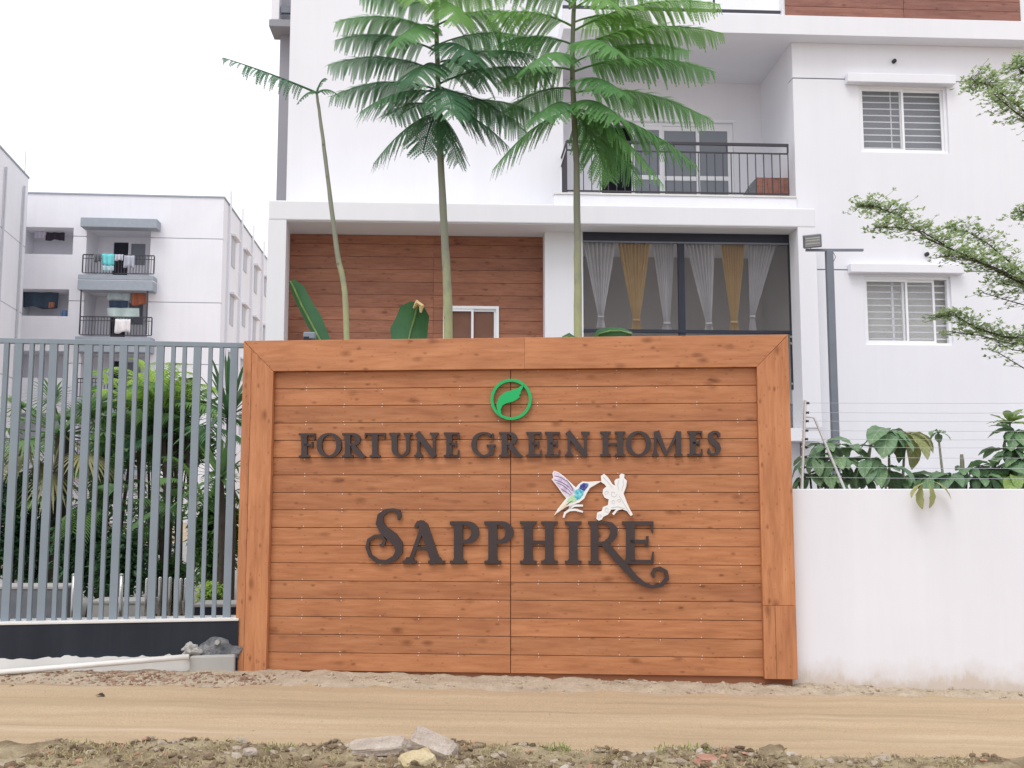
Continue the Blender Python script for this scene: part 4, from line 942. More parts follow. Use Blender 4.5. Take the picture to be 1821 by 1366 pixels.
fern_tree('dark green fern tree at centre with full drooping crown', [(797, 602), (791, 430), (783, 270), (779, 150), (775, 0), (771, -130)], 10.7, .054, .016,
          [(tx2(y), y, tx, ty, dY, mt) for y, tx, ty, dY, mt in [
              (200, 664, 292, -.2, D_), (196, 752, 272, .55, D_), (196, 815, 290, -.15, D_), (192, 905, 262, -.1, D_), (190, 960, 205, .25, D_), (192, 690, 205, .5, D_),
              (160, 588, 172, 0, D_), (165, 640, 200, -.35, D_), (160, 808, 205, -.95, D_), (150, 985, 132, -.2, D_), (160, 940, 240, .4, D_),
              (128, 584, 116, .1, D_), (120, 950, 100, -.4, D_), (118, 730, 150, -.8, D_), (112, 870, 135, .7, D_),
              (92, 596, 72, 0, D_), (80, 960, 75, .3, Mi), (85, 850, 110, -.8, D_),
              (58, 597, 40, -.1, Mi), (45, 940, 30, -.2, Li), (50, 700, 80, -.75, Mi),
              (18, 640, -5, .1, Mi), (10, 900, -10, .2, Li), (5, 820, 40, -.7, Li), (-25, 670, -45, 0, Li), (-30, 880, -60, 0, Li), (-40, 740, 0, -.7, Li), (-75, 700, -130, 0, Li), (-80, 860, -130, .1, Li), (-95, 780, -150, -.4, Li)]], 2)
tx3 = lambda y: 1020 + (y - 200) * .02 if y > 200 else 1019 + (100 - y) * .02
fern_tree('bright green fern tree in front of the balcony', [(1028, 602), (1027, 430), (1024, 270), (1018, 130), (1021, 0), (1024, -130)], 10.3, .047, .016,
          [(tx3(y), y, tx, ty, dY, mt) for y, tx, ty, dY, mt in [
              (196, 876, 303, -.1, Mi), (196, 1240, 296, -.25, Mi), (192, 1180, 330, -.4, Mi), (194, 1085, 322, .45, Mi), (190, 955, 212, -.65, Mi), (186, 1105, 214, -.75, Mi), (194, 1140, 325, .2, Mi),
              (165, 1268, 216, .05, Mi), (150, 1110, 168, -.8, Mi), (158, 900, 200, .45, Mi),
              (128, 1270, 128, 0, Mi), (125, 885, 150, .3, Mi), (112, 1225, 92, .35, Mi), (105, 940, 120, -.7, Mi),
              (88, 1286, 60, -.1, Li), (80, 880, 82, 0, Mi), (85, 1100, 95, -.8, Mi),
              (55, 1280, 8, -.15, Li), (48, 868, 30, -.25, Li), (40, 1160, 50, .5, Li),
              (15, 1230, -35, .1, Li), (10, 890, -25, .1, Li), (-10, 1090, 10, -.7, Li), (-40, 1180, -90, 0, Li), (-45, 900, -90, 0, Li), (-60, 980, -60, -.7, Li), (-80, 1130, -140, .1, Li), (-95, 960, -150, .1, Li)]], 3)

# ------------------------------------------------------------------ broad leaves: banana leaves above the sign, shrubs over the wall
def leaf_mesh(L_, W_, fold=.25, curl=.5, wave=.0, n=9, seed=0, tipw=1.0):
    """leaf along +x, face up, drooping by curl; two halves folded on the midrib"""
    v = []; f = []
    for i in range(n + 1):
        t = i / n; a = curl * t; x = L_ * (math.sin(a) / curl if curl > .01 else t) if curl > .01 else L_ * t
        z = -L_ * (1 - math.cos(a)) / curl if curl > .01 else 0
        wd = W_ * .5 * (math.sin(math.pi * min(1, t ** 1.25 * .97 + .015)) ** .75) * tipw
        for s_ in (-1, -.5, 0, .5, 1):
            v.append((x, s_ * wd, z + abs(s_) * wd * fold + wave * wd * math.sin(i * 2.3 + s_ * 2 + seed) * abs(s_)))
    for i in range(n):
        for k in range(4): f.append((i * 5 + k, i * 5 + k + 1, (i + 1) * 5 + k + 1, (i + 1) * 5 + k))
    return mesh('leaf', v, f, True)
LM = [leaf_mesh(1, .40, .22, c, .12, seed=i) for i, c in enumerate((.5, .9, 1.3, 1.7))]
LMs = []
def leaf_obj(parent, p, d, size, mat, lm, roll=0.0, width=1.0):
    me = LM[lm]
    key = (lm, mat.name)
    if key not in leaf_obj.c:
        me2 = me.copy(); me2.materials.clear(); me2.materials.append(mat); leaf_obj.c[key] = me2
    o = bpy.data.objects.new('leaf', leaf_obj.c[key]); COL.objects.link(o); o.parent = parent
    x = d.normalized(); y = Vector((0, 0, 1)).cross(x); y = y.normalized() if y.length > .05 else Vector((0, 1, 0)); z = x.cross(y)
    rm = Matrix((x, y, z)).transposed().to_4x4() @ Matrix.Rotation(roll, 4, 'X')
    o.matrix_local = Matrix.Translation(p - parent.location) @ rm @ Matrix.Diagonal((size, size * width, size, 1))
    return o
leaf_obj.c = {}
def shrub(name, label, base, Y, ros, group, seed):
    """ros: (px, py, dY, n leaves, size, material key, tilt)"""
    rnd = random.Random(seed); b = at(*base, Y); t = thing(name, label, 'shrub', (b.x, Y, .1), 0, group)
    for (x, y, dY, n, sz, mk, tilt) in ros:
        c = at(x, y, Y + dY); st = Vector((b.x + rnd.uniform(-.1, .1), Y + dY * .3, max(.2, c.z - 1.1)))
        MB().tube([Vector((b.x, Y, .1)) - t.location, st - t.location, (st + c) / 2 + Vector((rnd.uniform(-.05, .05), 0, .03)) - t.location, c - t.location], [.02, .018, .014, .009], 6).build('stem', M['bark_grey'], t, smooth=True)
        n = int(n * 1.6)
        for k in range(n):
            a = 2 * math.pi * (k + rnd.random() * .5) / n * 1.0; el = tilt + rnd.uniform(-.5, .45)
            d = Vector((math.cos(a) * math.cos(el), math.sin(a) * math.cos(el), math.sin(el)))
            leaf_obj(t, c + Vector((0, 0, -.02 * rnd.random())), d, sz * rnd.uniform(.6, 1.15), M[mk], rnd.choice((1, 2, 2, 3) if tilt < .5 else (0, 1, 1)), rnd.uniform(-.35, .35), rnd.uniform(.9, 1.15))
    return t
GRP = 'broad leaved shrubs behind the white wall'
shrub('broad_leaf_shrub', 'dark broad leaved shrub beside the electric fence post', (1470, 900), 9.05, [(1465, 788, 0, 8, .26, 'leaf_big', .1), (1448, 812, -.05, 7, .25, 'leaf_big', -.1), (1490, 815, -.08, 8, .27, 'leaf_big', 0), (1508, 796, .1, 8, .25, 'leaf_big', .2), (1440, 842, .05, 7, .24, 'leaf_big', .1), (1478, 845, -.1, 7, .24, 'leaf_big', 0)], GRP, 11)
shrub('broad_leaf_shrub', 'broad leaved shrub with long drooping leaves left of the bare stem', (1575, 900), 9.0, [(1580, 764, -.05, 12, .37, 'leaf_big', -.15), (1610, 768, .05, 7, .34, 'leaf_yellow', -.1), (1545, 815, -.1, 9, .32, 'leaf_big', -.1), (1570, 832, -.12, 9, .32, 'leaf_big', 0), (1610, 846, .05, 8, .28, 'leaf_big', .2), (1530, 845, .1, 7, .26, 'leaf_big', .2)], GRP, 12)
sh3 = shrub('broad_leaf_shrub', 'shrub with a thin slanting twig and leaves hanging over the white wall', (1690, 900), 8.95, [(1668, 768, 0, 4, .15, 'leaf_big', .3), (1652, 846, -.08, 7, .27, 'leaf_big', .0), (1690, 846, 0, 8, .28, 'leaf_big', .2), (1720, 836, .1, 7, .28, 'leaf_big', .3), (1735, 850, -.05, 7, .26, 'leaf_big', .2)], GRP, 13)
for x, y, dx, dz in ((1640, 862, -.35, -.6), (1652, 860, .25, -.9), (1660, 856, .7, -.35), (1646, 858, -.8, -.2)):
    leaf_obj(sh3, at(x, y, 8.27), Vector((dx, -.25, dz)), .21, M['leaf_yellow'], 1, .2)
MB().tube([at(1712, 868, 8.95) - sh3.location, at(1711, 820, 8.95) - sh3.location, at(1710, 808, 8.95) - sh3.location], [.02, .02, .014], 8).build('cut_stem', M['bark_grey'], sh3)
shrub('broad_leaf_shrub', 'tall broad leaved shrub at the right edge with bright young leaves', (1800, 900), 9.0, [(1796, 752, 0, 9, .24, 'leaf_young', .7), (1806, 768, -.05, 9, .27, 'leaf_big', .2), (1790, 800, 0, 9, .27, 'leaf_big', .3), (1815, 815, -.1, 9, .30, 'leaf_big', .1), (1770, 830, 0, 9, .30, 'leaf_big', .2), (1800, 845, -.15, 9, .30, 'leaf_young', .1), (1762, 850, -.1, 7, .27, 'leaf_big', .2), (1840, 790, 0, 8, .28, 'leaf_big', .2), (1850, 840, 0, 8, .28, 'leaf_big', .2)], GRP, 14)
# banana leaves
def banana(label, Y, ribs, seed):
    b = at(ribs[0][0][0][0], 700, Y); t = thing('banana_plant', label, 'plant', (b.x, Y, .1))
    for pts, wl_, wr_, mat in ribs:
        P_ = [at(x, y, Y + d) for x, y, d in pts]; n = len(P_); v = []; f = []
        for i, p in enumerate(P_):
            d = (P_[min(i + 1, n - 1)] - P_[max(i - 1, 0)]).normalized(); s_ = d.cross(Vector((0, -1, 0))).normalized()
            k = math.sin(math.pi * (.12 + .8 * i / (n - 1))) ** .6 * (1 - .12 * (i % 2))
            for a_ in (-1, -.5, 0, .5, 1):
                wd = (wl_ if a_ < 0 else wr_) * k
                v.append(p + s_ * a_ * wd + Vector((0, .35 * abs(a_) * wd, 0)) - t.location)
        for i in range(n - 1):
            for k in range(4): f.append((i * 5 + k, i * 5 + k + 1, (i + 1) * 5 + k + 1, (i + 1) * 5 + k))
        o = obj('leaf_blade', mesh('leaf_blade', v, f, True), M[mat], t)
        MB().tube([p - t.location + Vector((0, -.008, 0)) for p in P_], .009, 5).build('midrib', M['leaf_young'], o)
    MB().tube([(0, 0, 0), (0, 0, at(600, 690, Y).z)], [.09, .06], 8).build('stalk', M['bark_green'], t)
    return t
bn = banana('single upright dark banana leaf near the left white pillar', 10.0, [([(600, 690, 0), (572, 610, 0), (552, 572, 0), (535, 540, -.02), (524, 515, -.05), (516, 500, -.08)], .05, .12, 'banana')], 1)
bn2 = banana('broad dark banana leaf with a dry tip by the central trunk', 10.0, [([(715, 690, 0), (724, 620, 0), (730, 590, 0), (736, 570, -.02), (740, 553, -.06), (744, 541, -.12)], .22, .17, 'banana')], 2)
dry = MB().tube([at(736, 548, 9.86) - bn2.location, at(742, 538, 9.83) - bn2.location, at(750, 544, 9.84) - bn2.location, at(748, 556, 9.84) - bn2.location], [.012, .03, .03, .01], 6).build('dry_tip', M['banana_dry'], bn2)
banana('low banana leaf spread flat above the sign top beside the bright tree', 10.0, [([(1060, 640, .0), (1058, 604, 0), (1066, 594, -.05), (1085, 589, -.12), (1105, 589, -.2), (1124, 594, -.25)], .05, .06, 'banana'), ([(1030, 640, 0), (1022, 604, 0), (1012, 598, 0), (1000, 601, -.05)], .04, .04, 'banana')], 3)
jb = thing('lamp_fixture', 'small grey green wall light just above the sign near the left banana leaf', 'lamp', at(551, 640, 9.4) * 1.0)
jb.location.z = 2.4
q0z = at(551, 597, 9.4).z - 2.4
boxo('housing', M['steel_grey'], jb, -.06, .05, -.04, .04, q0z - .035, q0z + .03, .01); boxo('lens', M['dark'], jb, -.055, -.005, -.046, -.041, q0z - .06, q0z - .015)
boxo('bracket', M['steel_grey'], jb, -.012, .012, -.01, .03, -2.4, q0z - .036)

# ------------------------------------------------------------------ tiered tree reaching in from the right
def tier_tree():
    Y = 9.6; rnd = random.Random(5); b = at(2010, 800, Y); t = thing('tiered_tree', 'small leaved tree reaching tiered twigs in from the right edge', 'tree', (b.x, Y, 0))
    MB().tube([(0, 0, 0), (.05, 0, 1.5), (-.03, 0, 3.2), (0, 0, 5.2)], [.09, .075, .055, .03], 10).build('trunk', M['bark_grey'], t, smooth=True)
    trX = b.x
    def branch(pts, dens, r=.012, leafy=1.0):
        P_ = [at(x, y, Y + d) for x, y, d in pts]
        endp = Vector((trX, Y, P_[-1].z - .35)); path = P_ + [endp]
        n = len(path); bm_ = MB().tube([p - t.location for p in path], [.003 + r * (i / (n - 1)) for i in range(n)], 5)
        lv = MB(); seg = []; dens = int(dens * 1.7 + .5)
        for i in range(n - 2): seg += [(path[i] + (path[i + 1] - path[i]) * k / 12) for k in range(12)]
        for p in seg:
            for _ in range(dens):
                if rnd.random() > leafy: continue
                off = Vector((rnd.gauss(0, .05), rnd.gauss(0, .16), abs(rnd.gauss(0, .022)) - .006)); c = p + off
                if rnd.random() < .5: bm_.tube([p - t.location, c - t.location], [.002, .0012], 3, False)
                for k in range(rnd.randint(4, 8)):
                    a = rnd.random() * 6.283; el = rnd.uniform(-.1, .9); d = Vector((math.cos(a) * math.cos(el), math.sin(a) * math.cos(el), math.sin(el)))
                    l = rnd.uniform(.02, .045); s_ = d.cross(Vector((0, 0, 1))); s_ = s_.normalized() * l * .3 if s_.length > .1 else Vector((l * .3, 0, 0))
                    q_ = c - t.location; n0 = len(lv.v); lv.v += [q_, q_ + d * l * .6 + s_, q_ + d * l, q_ + d * l * .6 - s_]; lv.f.append((n0, n0 + 1, n0 + 2, n0 + 3))
        br = bm_.build('branch', M['bark_dark'], t)
        o = lv.build('leaves', M['leaf_small'], br); o['kind'] = 'stuff'
    branch([(1527, 366, -.1), (1560, 368, -.1), (1600, 384, -.05), (1650, 425, 0), (1720, 456, 0), (1790, 490, 0), (1850, 520, 0)], 5)
    branch([(1553, 406, -.3), (1590, 404, -.3), (1640, 412, -.2), (1690, 442, -.1), (1750, 470, 0), (1850, 520, 0)], 3, .008)
    branch([(1682, 404, .3), (1720, 412, .3), (1755, 432, .2), (1800, 470, .1), (1860, 520, 0)], 4, .008)
    branch([(1672, 455, -.2), (1710, 458, -.2), (1760, 472, -.1), (1830, 505, 0)], 3, .006)
    branch([(1668, 562, 0), (1700, 562, 0), (1740, 585, 0), (1790, 600, 0), (1850, 604, 0)], 5)
    branch([(1690, 590, .3), (1740, 596, .3), (1800, 612, .2), (1860, 610, 0)], 3, .006)
    branch([(1748, 520, .2), (1785, 532, .2), (1830, 545, .1)], 2, .005, .7); branch([(1765, 500, .4), (1800, 508, .4), (1850, 520, .1)], 3, .006, .8)
    branch([(1756, 620, -.2), (1780, 630, -.2), (1821, 655, -.1), (1870, 640, 0)], 2, .006, .35); branch([(1775, 610, .2), (1800, 622, .2), (1860, 630, 0)], 2, .005, .5)
    branch([(1725, 140, 0), (1760, 152, 0), (1800, 180, 0), (1860, 230, 0)], 6); branch([(1800, 112, .2), (1821, 130, .2), (1870, 180, 0)], 5); branch([(1765, 165, -.2), (1800, 195, -.2), (1860, 240, 0)], 4)
    branch([(1812, 372, .2), (1830, 385, .2), (1880, 420, 0)], 4)
tier_tree()

# ------------------------------------------------------------------ garden seen through the slats
def strap(m_, p, d, ln, wd, droop, n=6):
    s_ = d.cross(Vector((0, 0, 1))); s_ = s_.normalized() if s_.length > .05 else Vector((1, 0, 0)); b0 = len(m_.v)
    for i in range(n + 1):
        t = i / n; c = p + d * ln * t + Vector((0, 0, -droop * ln * t * t)); k = wd * (.35 + 1.3 * t * (1 - t) + .35 * (1 - t)) * (1 if t < .99 else .1)
        m_.v += [c - s_ * k / 2, c + s_ * k / 2]
    m_.f += [(b0 + 2 * i, b0 + 2 * i + 1, b0 + 2 * i + 3, b0 + 2 * i + 2) for i in range(n)]
def cloud_leaves(m_, c, r, n, l0, l1, rnd):
    n = int(n * 1.7)
    for _ in range(n):
        while True:
            q_ = Vector((rnd.uniform(-1, 1), rnd.uniform(-1, 1), rnd.uniform(-1, 1)))
            if .25 < q_.length < 1: break
        k = .78 + .32 * noise.noise(Vector(c) * 2 + q_ * 2.2); p = c + Vector((q_.x * r[0], q_.y * r[1], q_.z * r[2])) * k
        a = rnd.random() * 6.283; el = rnd.uniform(-.7, .7); d = Vector((math.cos(a) * math.cos(el), math.sin(a) * math.cos(el), math.sin(el)))
        l = rnd.uniform(l0, l1); s_ = d.cross(Vector((rnd.gauss(0, .4), rnd.gauss(0, .4), 1))).normalized() * l * .24; n0 = len(m_.v)
        m_.v += [p, p + d * l * .5 + s_, p + d * l + Vector((0, 0, -l * .15)), p + d * l * .5 - s_]; m_.f.append((n0, n0 + 1, n0 + 2, n0 + 3))
def bush(label, x, y0, y1, w_px, Y, mat, n, seed, l=(.06, .12), group='garden shrubs behind the slatted fence'):
    rnd = random.Random(seed); c = at(x, (y0 + y1) / 2, Y); hh = (at(x, y0, Y).z - at(x, y1, Y).z) / 2; wr_ = (at(x + w_px / 2, y0, Y).x - at(x, y0, Y).x)
    t = thing('garden_shrub', label, 'shrub', (c.x, Y, .1), 0, group); m_ = MB(); cloud_leaves(m_, Vector((0, 0, c.z - .1)), (wr_, wr_ * .8, hh), n, l[0], l[1], rnd)
    o = m_.build('foliage', M[mat], t); o['kind'] = 'stuff'
    for k in range(4):
        e = Vector((rnd.uniform(-.7, .7) * wr_, rnd.uniform(-.4, .4) * wr_, c.z - .1 + rnd.uniform(-.3, .6) * hh))
        MB().tube([(e.x * .15, e.y * .15, 0), e * .6 + Vector((0, 0, .02)), e], [.022, .016, .007], 5).build('stem', M['bark_dark'], t)
bush('dark shrub filling the left edge behind the fence', 10, 815, 1060, 150, 11.6, 'bush_dark', 2600, 21)
bush('dark leafy shrub right of the fan palm trunk', 150, 880, 1075, 130, 11.4, 'bush_dark', 2400, 22)
bush('dark round shrub low behind the middle slats', 215, 930, 1080, 110, 11.2, 'bush_dark', 1900, 23)
bush('mid green shrub under the thin palm stems', 300, 980, 1085, 110, 12.6, 'bush_mid', 1000, 24)
bush('mid green leafy shrub next to the sign edge', 385, 850, 1060, 110, 11.2, 'bush_mid', 2200, 25)
bush('tall dark shrub behind the fan palm', 60, 900, 1060, 120, 12.8, 'bush_dark', 1700, 26)
bush('olive green shrub between fan palm and thin palms', 185, 770, 930, 60, 12.8, 'bush_mid', 900, 27)
bush('small yellow green shrub low beside the sign', 375, 1030, 1082, 60, 10.3, 'bush_lite', 500, 28, (.03, .07))
bush('dark shrub behind the thin palm stems', 262, 840, 1050, 130, 15.5, 'bush_dark', 1500, 29)
bush('bright yellow green canopy above the thin palm stems', 285, 648, 770, 170, 13.8, 'bush_lite', 1500, 40, (.07, .16))
bush('mid green canopy below the bright canopy', 310, 730, 850, 190, 13.4, 'bush_mid', 1500, 41, (.07, .16))
bush('leafy green shrub left of the thin palm stems', 205, 720, 860, 110, 13.6, 'bush_mid', 1000, 42, (.06, .14))
# fan palm
def fan_palm():
    Y = 12.0; rnd = random.Random(31); b = at(92, 1080, Y); t = thing('fan_palm', 'fan palm with brown trunk and round pleated leaves behind the left slats', 'palm', (b.x, Y, .1))
    top = at(112, 772, Y) - t.location
    MB().tube([(0, 0, 0), top * .5 + Vector((.02, 0, 0)), top], [.11, .10, .08], 10).build('trunk', M['bark_dark'], t, smooth=True)
    for k in range(24):
        a = k * 2.4; el = .95 - 1.75 * k / 24; d = Vector((math.cos(a) * math.cos(el), math.sin(a) * math.cos(el), math.sin(el))); ln = rnd.uniform(.45, .7)
        e = top + d * ln; m_ = MB().tube([top, top + d * ln * .6, e], [.012, .01, .008], 5); mt = 'palm' if k < 17 else 'palm_dry'
        s_ = d.cross(Vector((0, 0, 1))); s_ = s_.normalized() if s_.length > .05 else Vector((1, 0, 0)); u_ = s_.cross(d)
        for j in range(26):
            g_ = R(-125 + 250 * j / 25); dd = (d * math.cos(g_) + s_ * math.sin(g_)).normalized(); strap(m_, e, (dd + u_ * .12).normalized(), .42 * (1 - .2 * abs(g_) / 2.2), .035, .28 if k < 15 else .6, 4)
        m_.build('fan_leaf', M[mt], t)
fan_palm()
def thin_palm(label, x, ytop, Y, seed, mats):
    rnd = random.Random(seed); b = at(x, 1080, Y); t = thing('thin_palm', label, 'palm', (b.x, Y, .1), 0, 'thin stemmed palms behind the slatted fence'); top = at(x - 2, ytop, Y)
    MB().tube([(0, 0, 0), (rnd.uniform(-.03, .03), 0, 1.2), top - t.location], [.035, .03, .022], 8).build('trunk', M['bark_dark'], t, smooth=True)
    for k in range(11):
        a = k * 2.4 + seed; el = 1.15 - 1.3 * k / 11; ln = rnd.uniform(.75, 1.05); d = Vector((math.cos(a) * math.cos(el), math.sin(a) * math.cos(el), math.sin(el)))
        Tp = top + d * ln + Vector((0, 0, -.22)); Cc = top + d * ln * .6 + Vector((0, 0, .12)); m_ = MB(); m_.tube([bez(top, Cc, Tp, i / 8) - t.location for i in range(9)], [.009 - .0009 * i for i in range(9)], 4)
        for i in range(20):
            tt = .15 + .85 * i / 20; p = bez(top, Cc, Tp, tt); dd = (bez(top, Cc, Tp, tt + .02) - p).normalized(); s_ = dd.cross(Vector((0, 0, 1))).normalized()
            for e in (-1, 1): strap(m_, p - t.location, (s_ * e * .75 + dd * .6 + Vector((0, 0, .12))).normalized(), .30 * (1 - .5 * abs(tt - .45)), .034, .45, 3)
        m_.build('frond', M[mats[0] if k < 6 else mats[1]], t)
thin_palm('thin palm with pale crown, leftmost of the five stems', 247, 752, 12.4, 1, ('bush_lite', 'bush_mid'))
thin_palm('thin palm with pale crown, second stem from the left', 270, 738, 12.9, 2, ('bush_lite', 'bush_mid'))
thin_palm('thin palm with pale crown, middle of the five stems', 292, 728, 12.2, 3, ('bush_lite', 'bush_mid'))
thin_palm('thin palm with darker crown, fourth stem from the left', 312, 765, 13.0, 4, ('bush_mid', 'frond_dark'))
thin_palm('thin palm with darker crown, stem nearest the sign', 333, 775, 12.4, 5, ('bush_mid', 'frond_dark'))
thin_palm('low feathery palm clump just right of the fan palm', 172, 905, 11.9, 6, ('palm', 'bush_mid'))
thin_palm('low feathery palm clump beside the sign edge', 372, 905, 11.6, 7, ('bush_mid', 'palm'))
thin_palm('low feathery palm clump behind the steel gate bars', 318, 925, 12.8, 8, ('bush_mid', 'palm'))
thin_palm('low feathery palm clump at the left picture edge', 18, 850, 12.4, 9, ('palm', 'bush_mid'))
def spiky(label, x, y, Y, n, ln, mat, seed):
    rnd = random.Random(seed); b = at(x, 1085, Y); t = thing('spiky_plant', label, 'plant', (b.x, Y, .1), 0, 'long leaved plants beside the sign'); top = at(x, y, Y) - t.location
    MB().tube([(0, 0, 0), top * .5 + Vector((.03, 0, 0)), top], [.05, .045, .035], 8).build('stem', M['bark_dark'], t)
    for k in range(n):
        a = k * 2.4; el = 1.45 - 1.75 * k / n; d = Vector((math.cos(a) * math.cos(el), math.sin(a) * math.cos(el), math.sin(el))); m_ = MB(); strap(m_, top, d, ln * rnd.uniform(.8, 1.15), .06, .35 * (1 - el / 2), 7); m_.build('leaf', M[mat], t)
spiky('tall plant with long dark sword leaves at the sign edge', 408, 740, 11.0, 46, .72, 'bush_dark', 1)
spiky('shorter plant with arching striped leaves left of the sign edge', 392, 850, 10.8, 34, .55, 'palm', 2)
# planters, folded steel gate and posts in the yard
def planter(label, x0, x1, y0, Y, mat, soilmat='verge'):
    a_, b_ = at(x0, 1080, Y), at(x1, 1080, Y); t = thing('planter_box', label, 'planter', ((a_.x + b_.x) / 2, Y, .1)); hw = (b_.x - a_.x) / 2; h = at(x0, y0, Y).z - .1
    wall_holes(-hw, hw, 0, h, [], 0, .04).build('front_panel', M[mat], t); boxo('rim', M['cement'], t, -hw - .01, hw + .01, -.01, .35, h + .001, h + .03, .005); boxo('body', M[mat], t, -hw + .002, hw - .002, .041, .34, 0, h)
planter('long dark grey planter behind the leftmost slats', -60, 112, 1048, 10.1, 'planter'); planter('pale concrete planter block behind the middle slats', 158, 258, 1074, 10.0, 'cement'); planter('black planter box close to the sign behind the slats', 346, 425, 1080, 9.7, 'black')
fg = thing('folding_gate', 'shiny folded steel gate bars standing behind the middle slats', 'gate', (at(290, 1090, 9.75).x, 9.75, .1))
for x in (260, 274, 283, 292, 301, 311, 320, 329):
    u_ = at(x, 1080, 9.75).x - fg.location.x; h = at(x, 1024 + (x % 3) * 2, 9.75).z - .1
    MB().tube([(u_, 0, 0), (u_, 0, h - .01), (u_ + .004, 0, h)], [.018, .018, .01], 8).build('upright_bar', M['steel'], fg, smooth=True)
for z_ in (.12, .32): boxo('cross_link', M['steel'], fg, at(258, 1080, 9.75).x - fg.location.x, at(331, 1080, 9.75).x - fg.location.x, .02, .03, z_, z_ + .02)
for x, lb in ((129, 'single steel post behind the slats near the long planter'), (214, 'single steel post behind the slats beside the pale planter')):
    p = at(x, 1090, 9.7); pp = thing('steel_post', lb, 'post', (p.x, 9.7, .1)); h = at(x, 1022, 9.7).z - .1
    MB().tube([(0, 0, 0), (0, 0, h)], .02, 10).build('tube', M['steel'], pp, smooth=True); MB().tube([(0, 0, h + .001), (0, 0, h + .012)], [.024, .012], 10).build('cap', M['steel'], pp)

# ------------------------------------------------------------------ stones, rubble, grass and litter
def rock(name, label, px, py, Y, size, rot, mat, seed, cat='stone', amp=.1):
    import bmesh
    bm = bmesh.new(); bmesh.ops.create_cube(bm, size=2); bmesh.ops.bevel(bm, geom=bm.edges[:], offset=.22, segments=1, affect='EDGES'); bmesh.ops.triangulate(bm, faces=bm.faces[:])
    bmesh.ops.subdivide_edges(bm, edges=bm.edges[:], cuts=3, use_grid_fill=True); bmesh.ops.triangulate(bm, faces=bm.faces[:])
    for v in bm.verts:
        q_ = v.co + Vector((seed * 5.3, seed * 2.1, 0)); k = 1 + amp * 1.6 * noise.fractal(q_ * .7, 1, 2, 3) + amp * .35 * noise.fractal(q_ * 3.5, 1, 2, 3)
        v.co = Vector((v.co.x * size[0] * k * (1 - .12 * v.co.z), v.co.y * size[1] * k, v.co.z * size[2] * k))
    me = bpy.data.meshes.new(name); bm.to_mesh(me); bm.free()
    p = at(px, py, Y); return tag(obj(name, me, mat, None, p, rot), label, cat)
rock('stone_slab', 'long flat grey stone slab lying left of the pale block', 668, 1328, 5.88, (.165, .09, .026), (R(6), R(-2), R(6)), M['stone'], 1)
rock('stone_block', 'pale angular stone block tilted on the verge', 769, 1330, 5.78, (.13, .08, .052), (R(14), R(19), R(-10)), M['stone'], 2)
rock('yellow_stone', 'yellowish stone below the pale block at the bottom edge', 742, 1358, 5.62, (.095, .07, .05), (R(10), R(-14), R(20)), M['stone_yellow'], 3)
rock('brick_piece', 'reddish broken brick piece on the right of the verge', 1258, 1352, 5.75, (.06, .04, .022), (R(8), R(4), R(14)), M['brick_red'], 4, 'brick')
rock('round_stone', 'small rounded stone at far left of the verge', 445, 1340, 5.8, (.035, .03, .025), (0, 0, R(30)), M['stone'], 5)
rock('dark_lump', 'dark clod of earth on the right part of the verge', 1375, 1342, 5.85, (.07, .05, .03), (R(10), 0, R(10)), M['verge'], 6, 'clod', .3)
rock('reddish_stone', 'reddish stone at the bottom left of the verge', 300, 1346, 5.78, (.05, .04, .03), (R(10), R(10), R(40)), M['brick_red'], 7)
def scatter(name, n, xr, yr, h, s0, s1, mat, seed, flat_=.6, dens=None):
    rnd = random.Random(seed); m_ = MB(); iv, if_ = ico(1)
    for _ in range(n):
        x, y = rnd.uniform(*xr), rnd.uniform(*yr)
        if dens and rnd.random() > dens(x, y): continue
        s_ = s0 * (s1 / s0) ** (rnd.random() ** 2.2); e = Vector((rnd.uniform(.7, 1.4), rnd.uniform(.6, 1.1), flat_ * rnd.uniform(.6, 1.2))); rz = Matrix.Rotation(rnd.random() * 6.28, 3, 'Z') @ Matrix.Rotation(rnd.uniform(-.5, .5), 3, 'X')
        sd3 = rnd.random() * 50
        m_.add([rz @ Vector((p.x * e.x, p.y * e.y, p.z * e.z)) * s_ * (1 + .35 * noise.noise(p * 1.7 + Vector((sd3, 0, 0)))) + Vector((x, y, h(x, y) + s_ * .15)) for p in iv], if_)
    return tag(m_.build(name, mat), kind='stuff')
clump = lambda x, y: .25 + .75 * max(0, min(1, .5 + 1.3 * fbm(x, y, 1.5)))
scatter('verge_rubble', 1500, (-2.7, 2.8), (5.35, 6.3), verge_h, .004, .04, M['rubble'], 1, .6, clump)
scatter('verge_clods', 4200, (-2.7, 2.8), (5.35, 6.3), verge_h, .004, .034, M['clod'], 2, .6, clump)
scatter('verge_red_chips', 500, (-2.7, 2.8), (5.35, 6.3), verge_h, .005, .028, M['brick_red'], 3, .5, clump)
scatter('road_grit', 500, (-4.2, 4.4), (6.0, 8.1), road_h, .002, .009, M['sand'], 4, .5)
scatter('sign_foot_rubble', 2600, (-4.4, 4.6), (8.0, 8.5), foot_h, .004, .026, M['sand'], 5, .6, clump)
scatter('plinth_foot_rubble', 3200, (-4.3, -1.9), (8.0, 8.45), foot_h, .003, .022, M['red_soil'], 6, .6, clump)
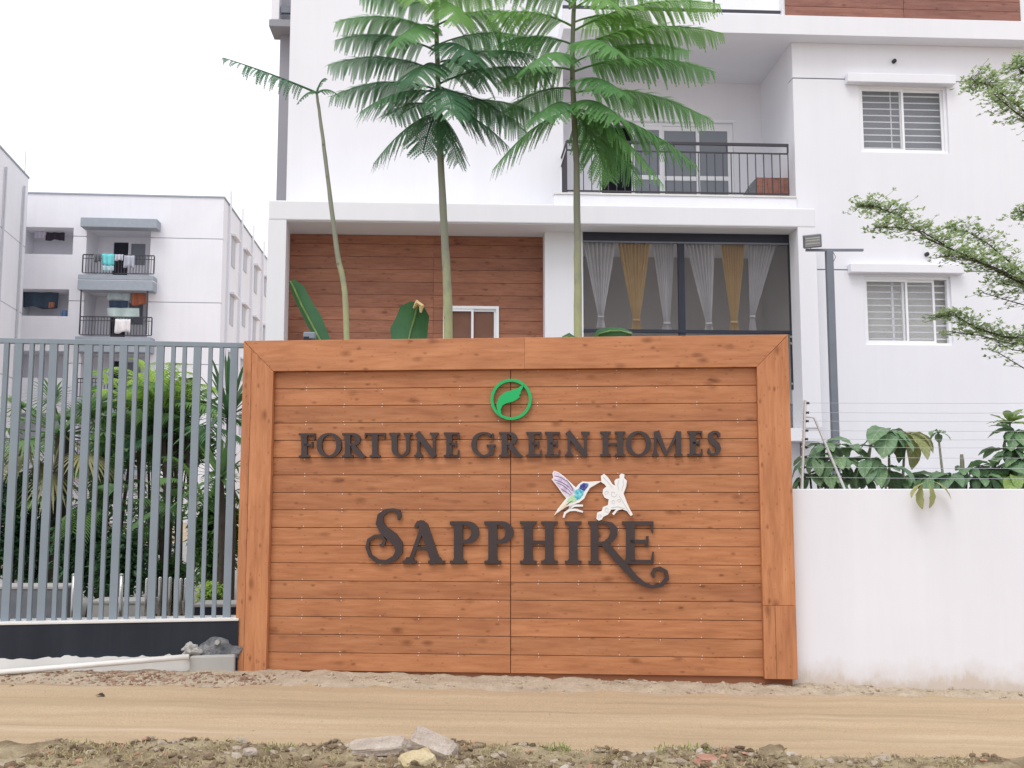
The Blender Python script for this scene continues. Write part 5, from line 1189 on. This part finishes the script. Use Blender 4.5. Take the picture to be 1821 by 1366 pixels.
def blades(name, spots, mat, seed, kind=True):
    rnd = random.Random(seed); m_ = MB()
    for (x, y, z, r, n, ln) in spots:
        for _ in range(n):
            a = rnd.random() * 6.283; q_ = r * math.sqrt(rnd.random()); p = Vector((x + q_ * math.cos(a), y + q_ * math.sin(a), z)); el = rnd.uniform(.5, 1.5); b_ = rnd.random() * 6.283
            strap(m_, p, Vector((math.cos(b_) * math.cos(el), math.sin(b_) * math.cos(el), math.sin(el))), ln * rnd.uniform(.5, 1.2), .005, .5, 3)
    return tag(m_.build(name, mat), kind='stuff') if kind else m_.build(name, mat)
def spot(px, py, r, n, ln, Y=6.05): p = at(px, py, Y); return (p.x, Y, verge_h(p.x, Y) - .005, r, n, ln)
blades('green_grass', [spot(490, 1322, .12, 160, .06), spot(980, 1322, .05, 40, .10), spot(1003, 1322, .03, 30, .12), spot(1190, 1330, .09, 70, .06), spot(1240, 1335, .08, 50, .06), spot(140, 1330, .1, 60, .05)], M['grass'], 1)
rg = random.Random(9)
blades('dry_grass', [(rg.uniform(-2.6, 2.7), y_ := rg.uniform(5.4, 6.28), 0, .07, 16, .055) for _ in range(330)], M['straw'], 2)
_dg = bpy.data.objects['dry_grass']
for v in _dg.data.vertices: v.co.z += verge_h(v.co.x, max(5.2, min(6.4, v.co.y)))
blades('wall_foot_grass', [(rg.uniform(2.4, 4.4), 8.3 + rg.uniform(-.02, .05), foot_h(3, 8.4) - .03, .04, 5, .05) for _ in range(14)] + [(4.2, 8.1, gz(4.2, 8), .15, 60, .07)], M['straw'], 3)
for i, (x, y, s_, lb) in enumerate(((170, 1240, .045, 'curled brown dry leaf lying on the dirt lane'), (16, 1222, .03, 'pale dry leaf near the left edge of the lane'), (440, 1203, .035, 'dark dry leaf at the foot of the sign'), (1400, 1335, .03, 'pale dry leaf on the right of the lane'))):
    Yl = EYE / 1.0; p = None
    for Yt in [6 + .05 * k for k in range(60)]:
        c = at(x, y, Yt)
        if c.z <= max(road_h(c.x, Yt), foot_h(c.x, Yt) if Yt > 7.95 else -9): p = c; break
    p = p or at(x, y, 8)
    me = leaf_mesh(s_ * 2.2, s_, .5, 1.2, .3, 6, i); o = obj('dry_leaf', me, M['banana_dry'] if i in (1, 3) else M['bark_dark'], None, p + Vector((0, 0, .012)), (R(15), R(-10), R(20 + 60 * i)))
    tag(o, lb, 'leaf', 'dry leaves on the ground')
